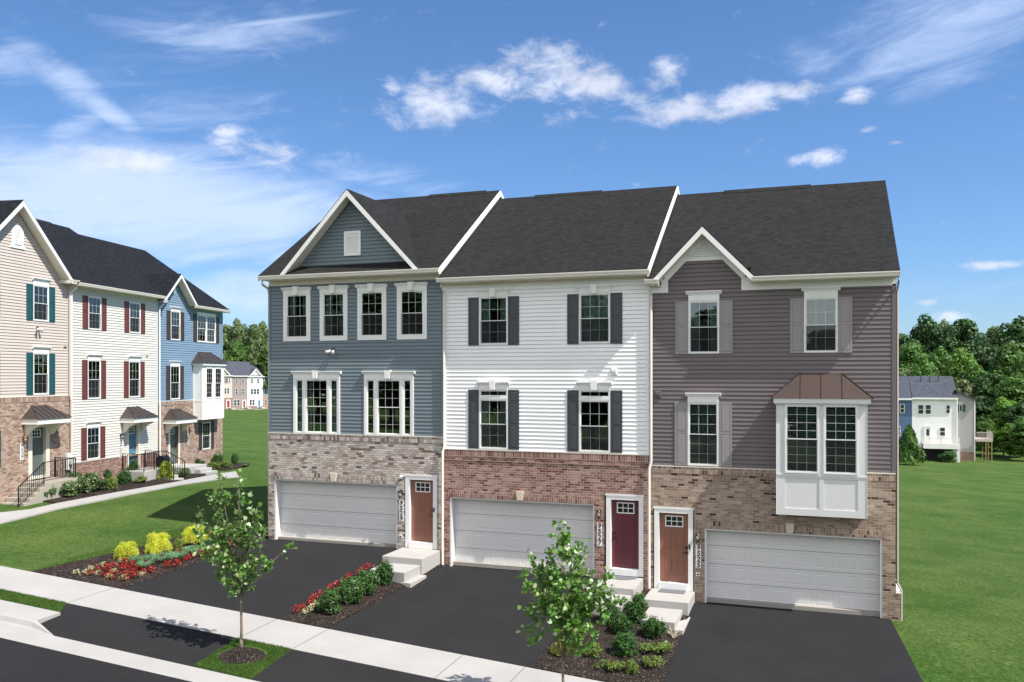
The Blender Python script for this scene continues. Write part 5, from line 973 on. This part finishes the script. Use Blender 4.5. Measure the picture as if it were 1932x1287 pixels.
for k in range(17): reds.append((-13.25+rf.uniform(-.07,.07),-6.0+3.75*k/16+rf.uniform(-.06,.06)))
for k in range(9): creams.append((-13.02+rf.uniform(-.05,.05),-6.05+1.1*k/5 if k<6 else -4.5+.3*(k-6)))
for i,(x,y) in enumerate(reds):
    q=x<-18 ; plant('bedding_flower','red',x,y,.80,rf.uniform(.75,1.05),'red leaved bedding plant in the left bed' if q else 'red leaved bedding plant along the drive of the slate blue house','flower','red bedding plants of the left bed' if q else 'red bedding plants of the middle bed',i,parts=False)
for i,(x,y) in enumerate(creams):
    q=x<-18 ; plant('bedding_flower','cream',x,y,.85,.75,'cream bedding flower in the left bed' if q else 'cream bedding flower beside the first round box shrub','flower','cream bedding flowers of the left bed' if q else 'cream bedding flowers of the middle bed',i,parts=False)
# bed between the first two driveways
for x,y,w,h,l,k in((-12.52,-5.62,.74,.72,'round clipped box shrub nearest the pavement in the middle bed','box'),(-12.42,-4.70,.84,.84,'round clipped box shrub second from the pavement in the middle bed','box'),(-12.36,-3.85,.80,.80,'round clipped box shrub third from the pavement in the middle bed','box'),(-12.30,-2.90,.62,.74,'loose dark holly shrub beside the steps of the slate blue house','holly')): plant('shrub',k,x,y,w,h,l,'shrub','shrubs in the middle bed',int(abs(y)*3))
# bed between the second and third driveways
for x,y,w,h,l in((-5.40,-3.20,.66,.66,'dark green shrub at the foot of the burgundy door steps'),(-4.74,-2.62,.70,.80,'tall dark green shrub between the two flights of steps'),(-4.90,-3.66,.62,.58,'dark green shrub in the middle of the right bed'),(-4.56,-4.92,.64,.60,'dark green shrub nearest the pavement in the right bed'),(-4.08,-3.46,.66,.56,'dark green shrub beside the third driveway')): plant('shrub','holly',x,y,w,h,l,'shrub','dark shrubs in the right bed',int(abs(y)*5))
for x,y,w,h,l,k in((-3.85,-4.42,.85,.75,'wide low lime green plant near the third driveway','spread'),(-3.80,-5.30,.58,.7,'low lime plant with rusty tips near the third driveway','spread'),(-4.18,-5.85,.40,.34,'small round lime tuft by the pavement','lime'),(-4.72,-5.90,.72,.6,'broad low lime plant close to the pavement','spread'),(-5.28,-5.30,.52,.34,'pale yellow green tuft right of the sapling','lime'),(-6.0,-5.62,.42,.38,'yellow green tuft at the drive edge left of the sapling','tallyellow'),(-5.80,-4.75,.5,.75,'upright light green plant behind the right sapling','lime')): plant('low_plant',k,x,y,w,h,l,'plant','low lime plants in the right bed',int(abs(y)*7))
z=gz(-3.55,-3.2)+.03; m=MB(); rr=random.Random(8)
for k in range(34): a=rr.uniform(0,6.28); e=rr.uniform(.1,.35); m.tube([(0,0,0),(.1*math.cos(a),.1*math.sin(a),e*.6),(.24*math.cos(a),.24*math.sin(a),e)],.005,3,.002)
o=link('dry_plant',m.mesh('dry_plant','limestone'),None,(-3.62,-3.25,z)); tag(o,'dried straw coloured tuft beside the third driveway','plant')
m=MB(); m.box(-.11,.11,-.09,.09,-.05,.01); m.ring(-.11,.11,-.01,.01,.02,-.1,.1) if False else None
# side row planting
for i,(x,y,w,h,l,k) in enumerate(((-30.62,1.45,1.05,.78,'white flowering shrub nearest the landing steps','wax'),(-30.45,2.45,1.05,.75,'white flowering shrub second from the steps','wax'),(-30.62,3.35,.95,.85,'flowering shrub in front of the landing end','wax'),(-30.75,4.20,1.20,1.02,'biggest flowering shrub of the side row bed','wax'),(-31.35,3.75,.95,1.0,'flowering shrub against the landing wall','wax'),(-30.36,4.85,.65,.72,'small yellow green shrub at the path edge of the side row bed','lime'),
   (-32.35,6.55,.68,.72,'round dark shrub against the brick under the ground floor window','holly'),(-32.55,8.45,.78,1.0,'taller dark shrub left of the blue door landing','holly'),(-31.35,6.70,.72,.74,'dark round shrub in front of the blue door landing','holly'),(-30.95,7.35,.66,.40,'low lime tuft beside the dark round shrub','lime'),
   (-31.0,9.05,.66,1.15,'loose upright yellow green plant in front of the blue door steps','tallyellow'),(-32.9,11.0,.6,1.05,'yellow green plant between the two side row landings','tallyellow'),(-31.05,10.55,.6,.6,'pink flowering tuft between the two side row walks','wax'),
   (-33.6,14.7,.7,.55,'low dark shrub right of the last landing','holly'),(-33.55,16.3,.68,.80,'dark shrub below the window of the pale blue house','holly'),(-32.35,14.4,.8,.5,'low green shrub at the front of the corner bed','lime'),(-32.45,15.6,.8,.45,'low green shrub beside the corner of the bed','lime'),(-33.55,17.9,.5,.75,'narrow dark shrub at the corner of the pale blue house','box'),(-32.2,17.0,.6,.35,'ground hugging tuft at the far end of the corner bed','spread'))):
    plant('shrub',k,x,y,w*(1.08 if k=='wax' else 1.0),h*(.95 if k=='wax' else 1.0),l,'shrub','shrubs of the side row beds',i)
for i,(x,y) in enumerate(((-29.3,-4.3),(-29.25,-4.75),(-29.6,-4.5))): plant('bedding_flower','cream',x,y,1.6,1.4,'pale yellow flower tuft at the left edge beside the path','flower','pale flowers by the path',i,parts=False)

# saplings
def sapling(x,y,h,th,tips,nl,seed,label,leafsize=.10,lean=0):
    tips=[(a,b+lean*min(1,c/3),c,d) for a,b,c,d in tips]
    rng=np.random.default_rng(seed); rnd=random.Random(seed); z=gz(x,y)+.05; root=empty('young_tree',(x,y,z)); tag(root,label,'tree','young street trees')
    t=MB(); t.tube([(0,0,-.1),(.01,0,th*.35),(-.01,.01,th*.7),(0,0,th)],.036,9,.026); t.lathe(0,0,[(.06,-.1),(.042,.12),(.034,.2)],9); link('trunk',t.mesh('trunk','bark',smooth=True),root)
    b=MB(); C=[];
    for (dx_,dy_,dz_,dens) in tips:
        p0=Vector((0,0,th*rnd.uniform(.82,1.0))); p3=Vector((dx_,dy_,dz_)); p1=p0+Vector((dx_*.30,dy_*.30,(dz_-th)*.40)); p2=p0+Vector((dx_*.72,dy_*.72,(dz_-th)*.75))
        pts=[p0,p1,p2,p3]; b.tube(pts,.014,5,.004)
        for k in range(int(7*dens)):
            s=rnd.uniform(.35,1.0); i=min(2,int(s*3)); f=s*3-i; q=pts[i].lerp(pts[i+1],f); a=rnd.uniform(0,6.28); L=rnd.uniform(.12,.42)*(1.2-s*.5); e=q+Vector((math.cos(a)*L,math.sin(a)*L,L*rnd.uniform(-.1,.8))); mid=q.lerp(e,.5)+Vector((0,0,.03)); b.tube([q,mid,e],.006,3,.002)
            for c_ in range(int(nl)):
                u=rnd.uniform(.2,1.08); w=q.lerp(e,u); C.append((w.x+rnd.gauss(0,.045),w.y+rnd.gauss(0,.045),w.z+rnd.gauss(0,.04)-.02))
        for c_ in range(int(nl*1.5*dens)): s=rnd.uniform(.5,1.04); i=min(2,int(s*3)); f=s*3-i; w=pts[i].lerp(pts[i+1],f); C.append((w.x+rnd.gauss(0,.06),w.y+rnd.gauss(0,.06),w.z+rnd.gauss(0,.05)))
    link('branches',b.mesh('branches','bark',smooth=True),root); C=np.array(C); n=len(C); N=rvec(n,rng)*.8+np.array([0,-.1,.55]); N/=np.linalg.norm(N,axis=1,keepdims=True)
    link('leaves',leaves('leaves',C,N,rng.uniform(.75,1.2,n)*leafsize,'leaf_sapling',rng,'heart'),root); return root
T1=[(-1.15,.2,3.25,1.2),(-.95,.3,2.75,1.0),(-.55,.1,3.75,1.0),(.85,.1,2.95,.8),(-.85,.25,3.55,1.0),(-.45,.1,4.05,1.0),(-.10,.3,4.12,.8),(-1.05,-.1,3.0,1.0),(-.75,-.3,2.45,.9),(-.65,.2,1.75,.7),(-.25,-.2,2.35,1.0),(.15,.3,3.05,1.2),(.10,-.2,2.1,.9),(.35,.1,1.85,.9),(.55,.2,3.2,1.1),(.75,-.1,3.45,.5),(1.42,.1,2.55,.8),(1.05,.2,2.25,.5),(.35,.35,2.7,1.1),(-.3,.4,3.0,1.2),(-.65,.3,3.1,1.1),(.0,-.3,1.65,.6),(.1,.1,3.8,.6)]
sapling(-13.02,-8.72,4.2,1.30,T1,10,3,'slender young tree with pale leaves in the square grass patch',.105,-.30)
T2=[(-.75,.1,3.35,1.0),(-.85,-.2,2.85,1.2),(-.55,.2,3.0,1.1),(-.25,.1,3.3,1.0),(.0,.1,4.1,1.2),(.25,-.1,3.75,1.0),(.45,.2,3.5,1.0),(-.1,.3,3.6,1.1),(.95,.1,3.0,1.2),(.65,-.2,2.95,1.1),(1.15,.0,2.45,.8),(.75,.2,2.45,1.0),(-.35,-.2,2.6,1.3),(.1,-.3,2.7,1.4),(.35,.2,2.3,1.3),(-.45,.3,2.2,1.0),(.0,.2,2.0,1.0),(.5,-.2,1.9,1.1),(-1.05,.0,1.65,.45),(-.75,.1,2.0,.5),(.45,.0,1.45,.5),(.3,.2,3.0,1.2),(-.2,-.1,3.0,1.2)]
sapling(-5.06,-8.62,4.1,1.2,T2,14,7,'leafier young tree with light green leaves in front of the burgundy door',.102)

# large trees
TREES={}
def tree_mesh(mat,seed,nl,lf):
    rng=np.random.default_rng(seed); K=110; d=rvec(K,rng); rad=rng.uniform(.35,1.0,K)**.6
    cc=d*rad[:,None]*np.array([.74,.74,.44])+np.array([0,0,.53]); cc[:6]=np.array([[0,0,.9],[.3,.2,.82],[-.3,.1,.84],[.1,-.35,.8],[0,0,.55],[.2,-.3,.45]]); r=rng.uniform(.16,.34,K)
    idx=rng.integers(0,K,nl); dd=rvec(nl,rng); dd[:,2]=dd[:,2]*.9+.12; C=(cc[idx]*np.array([1,1,4.6])+dd*(r[idx]*rng.uniform(.7,1.1,nl))[:,None]*np.array([1,1,1.0])); N=dd+rvec(nl,rng)*.6; N/=np.linalg.norm(N,axis=1,keepdims=True)
    return leaves('crown',C,N,rng.uniform(.6,1.3,nl)*lf,mat,rng,'clump')
def trunk_mesh(seed):
    m=MB(); rnd=random.Random(seed); m.tube([(0,0,-.05),(.02,0,.25),(0,.02,.5),(0,0,.85)],.05,8,.012)
    for k in range(7): a=k*.9+rnd.random(); z=rnd.uniform(.25,.6); m.tube([(0,0,z),(.25*math.cos(a),.25*math.sin(a),z+.10),(.5*math.cos(a),.5*math.sin(a),z+.22)],.02,5,.006)
    return m.mesh('trunk','bark_dark',smooth=True)
def tree(x,y,ztop,r,kind,label,group,seed,nl=14000,lf=.10,zg=None,name='broadleaf_tree',low=0):
    mat='leaf_'+kind+'_tree'; key=(mat,seed%2,nl)
    if key not in TREES: TREES[key]=(tree_mesh(mat,seed%2+31,nl,lf),trunk_mesh(seed%2+3))
    c_,t_=TREES[key]; z=gz(x,y) if zg is None else zg; h=(ztop-z)/1.0; root=empty(name,(x,y,z),seed*1.37); tag(root,label,'tree',group)
    a=link('crown',c_,root); b=link('trunk',t_,root); a.scale=(r*1.08,r*1.08,h*.98/4.6); b.scale=(r,r,h); return root
ORD=['leftmost','second from left','third from left','fourth from left','fifth from left','sixth from left','seventh from left','eighth from left','ninth from left','tenth from left','eleventh from left','twelfth from left','thirteenth from left']
def ordlab(lst,keyf):
    res={}
    for i,t_ in enumerate(lst): res.setdefault(keyf(t_),[]).append((t_[0]/(t_[1]+26),i))
    out={}
    for k_,v in res.items():
        for n_,(q,i) in enumerate(sorted(v)): out[i]=ORD[n_] if len(v)>1 else 'only one of its shade'
    return out
RT=[(14.2,150.0,14.6,3.4,'dark'),(19.1,155.0,17.6,4.0,'dark'),(24.5,150.0,17.3,3.9,'dark'),(33.3,150.0,16.6,4.4,'dark'),(32.2,165.0,16.5,3.1,'olive'),(23.6,165.0,17.1,2.7,'olive'),(14.1,128.0,11.9,3.3,'mid'),(17.9,130.0,10.6,2.9,'mid'),(20.6,125.0,10.8,2.8,'light'),(26.1,138.0,12.1,3.0,'dark'),(28.0,128.0,11.7,3.2,'mid'),(29.3,120.0,9.8,2.7,'mid'),(11.6,118.0,7.5,2.4,'olive'),(14.9,118.0,8.3,2.4,'mid'),(19.3,112.0,5.7,1.8,'pale'),(21.5,118.0,7.6,2.7,'mid'),(22.9,112.0,6.6,2.7,'dark'),(25.0,108.0,6.2,2.5,'mid'),(20.8,108.0,3.3,2.2,'dark'),(22.2,100.0,3.0,1.8,'light'),(23.8,98.0,2.5,2.0,'dark'),(19.8,97.0,0.2,1.3,'mid'),(22.0,95.0,-0.0,1.4,'light'),(23.1,92.0,0.8,1.6,'mid'),(38.5,150.0,14.5,4.2,'dark'),(34,130,10.5,3.4,'mid'),(8.7,150.0,16.5,4.0,'dark')]
TL={'dark':'dark green','mid':'mid green','light':'bright green','olive':'olive green','pale':'pale flowering'}
wh=lambda y:'at the back' if y>=145 else ('in the middle' if y>=112 else 'at the front')
ol=ordlab(RT,lambda t:(t[4],wh(t[1])))
for i,(x,y,z,r,k) in enumerate(RT):
    where='at the back of the wood' if y>=145 else ('in the middle of the wood' if y>=112 else 'at the front edge of the wood')
    tree(x,y,z+.3,r*1.12,k,'%s tree %s of the right wood, %s'%(TL[k],wh(y),ol[i]),'trees of the wood on the right, %s %s'%(TL[k],where),i,14000)
LT=[(-164.4,185.0,22.2,3.7,'olive'),(-160.3,185.0,22.9,3.1,'olive'),(-156.6,187.0,22.3,3.4,'dark'),(-152.6,185.0,21.9,3.4,'olive'),(-148.9,186.0,22.1,3.4,'olive'),(-166.8,188.0,21.3,3.8,'olive'),(-152.1,174.0,16.2,3.8,'mid'),(-145.2,174.0,16.1,3.5,'olive'),(-140.9,174.0,16.0,3.4,'mid'),(-148.7,174.0,14.4,2.9,'mid'),(-170.6,185.0,21.7,4.1,'olive'),(-145.7,185.0,20.9,4.0,'olive')]
ol=ordlab(LT,lambda t:t[4])
for i,(x,y,z,r,k) in enumerate(LT): tree(x,y,z+.3,r*1.12,k,'tall %s tree behind the far row of houses, %s'%(TL[k],ol[i]),'tall %s trees behind the far row'%TL[k],i,14000)
# conical young tree on the right lawn and shrub by the deck post
key=tree_mesh('leaf_light_tree',77,2600,.13); x,y=8.9,75; root=empty('conical_tree',(x,y,gz(x,y))); tag(root,'small cone shaped green tree on the lawn in front of the white house','tree')
rng=np.random.default_rng(5); n=3600; t_=rng.random(n)**.75; a=rng.uniform(0,6.28,n); lob=1+.18*np.sin(a*3+t_*9)+.12*np.sin(a*5-t_*14); rr_=(1-t_)**.8*1.45*rng.uniform(.55,1.06,n)*lob+.06; C=np.stack([rr_*np.cos(a),rr_*np.sin(a),.25+t_*3.95],1); N=rvec(n,rng)+np.stack([np.cos(a),np.sin(a),.6+0*a],1); N/=np.linalg.norm(N,axis=1,keepdims=True)
link('crown',leaves('crown',C,N,rng.uniform(.15,.30,n),'leaf_mid_tree',rng,'clump'),root); m=MB(); m.tube([(0,0,-.1),(0,0,3)],.06,6,.02); link('trunk',m.mesh('trunk','bark_dark'),root)
plant('shrub','holly',14.0,85.6,2.2,1.3,'low green shrub below the rear deck of the white house','shrub',None,1)
# trees across the street, seen mirrored in the windows
BT=((-100,-58,17,8,'dark'),(-86,-64,19,8,'dark'),(-72,-60,16,7,'dark'),(-58,-66,18,8,'dark'),(-46,-62,17,7,'dark'),(-34,-66,18,8,'dark'),(-22,-60,15,7,'dark'),(-11,-64,13,7,'dark'),(1,-62,11,6,'dark'),(10,-66,8,6,'dark'),(22,-60,12,7,'dark'),(34,-64,13,7,'dark'))
ol=ordlab([(t[0]*-1,t[1]+200,0,0,t[4]) for t in BT],lambda t:t[4])
for i,(x,y,zt,r,k) in enumerate(BT):
    tree(x,y,zt,r,k,'%s tree across the street mirrored in the windows, %s'%(TL[k],ol[i].replace('left','east')),'%s trees across the street'%TL[k],i,14000)

# blades of grass standing along the visible lawn edges
rng=np.random.default_rng(12); P_=[]
def gpatch(x0,x1,y0,y1,n,ok=lambda x,y:True):
    xs_=rng.uniform(x0,x1,n); ys_=rng.uniform(y0,y1,n)
    for x,y in zip(xs_,ys_):
        if ok(x,y): P_.append((x,y))
gpatch(-13.56,-11.9,-9.93,-8.19,16000,lambda x,y:math.hypot((x+12.75)/.58,(y+9.02)/.55)>1 and -13.5+(-8.18-y)*.09<x<-11.99+(-8.18-y)*.075)
gpatch(-22.5,-18.5,-8.88,-8.19,12000,lambda x,y:x<-19.04+(-8.18-y)*.72)
gpatch(-22.4,-21.2,-6.5,.6,7000,lambda x,y:x<np.interp(y,[-6.5,-3.2,-1.2,.4],[-22.15,-21.55,-21.35,-21.0]))
P_=np.array(P_); n=len(P_); z_=np.array([gz(x,y) for x,y in P_]); z_=np.where(P_[:,1]<-8.18,z_-.03*(-8.18-P_[:,1])*(P_[:,0]>-14),z_)+np.where(P_[:,1]<-8.18,.012,-.02)
a=rng.uniform(0,6.28,n); hh=rng.uniform(.025,.06,n); w_=rng.uniform(.004,.008,n); lx_=rng.normal(0,.018,n); ly_=rng.normal(0,.018,n)
V=np.empty((n,3,3)); V[:,0]=np.stack([P_[:,0]-w_*np.cos(a),P_[:,1]-w_*np.sin(a),z_],1); V[:,1]=np.stack([P_[:,0]+w_*np.cos(a),P_[:,1]+w_*np.sin(a),z_],1); V[:,2]=np.stack([P_[:,0]+lx_,P_[:,1]+ly_,z_+hh],1)
me=bpy.data.meshes.new('grass'); me.vertices.add(n*3); me.vertices.foreach_set('co',V.reshape(-1)); me.loops.add(n*3); me.loops.foreach_set('vertex_index',np.arange(n*3)); me.polygons.add(n); me.polygons.foreach_set('loop_start',np.arange(n)*3); me.polygons.foreach_set('loop_total',np.full(n,3)); me.update(calc_edges=True); me.materials.append(MATS['leaf_grass'])
tag(link('grass',me),'short green grass blades along the lawn edges','grass',kind='stuff')

# distant belt of woodland along the horizon
rng=np.random.default_rng(21); Cs=[]; Ns=[]
for k in range(95):
    x=-230+k*4.4+rng.uniform(-2,2); y=rng.uniform(232,262); r=rng.uniform(4.5,7.5); top=rng.uniform(8.5,11.5); zb=gz(x,y); n=620
    d=rvec(n,rng); lob=1+.16*np.sin(d[:,0]*7+k)+.14*np.sin(d[:,2]*8+d[:,1]*5)
    c=np.stack([x+d[:,0]*r*lob,y+d[:,1]*r*lob,zb+(top-zb)*(.52+.48*d[:,2]*lob)],1); Cs.append(c); N=d+rvec(n,rng)*.5; Ns.append(N/np.linalg.norm(N,axis=1,keepdims=True))
C=np.concatenate(Cs); N=np.concatenate(Ns); tag(link('woodland',leaves('woodland',C,N,rng.uniform(.8,1.9,len(C)),'leaf_mid_tree',rng,'clump')),'far off belt of woodland closing the horizon','woodland',kind='stuff')
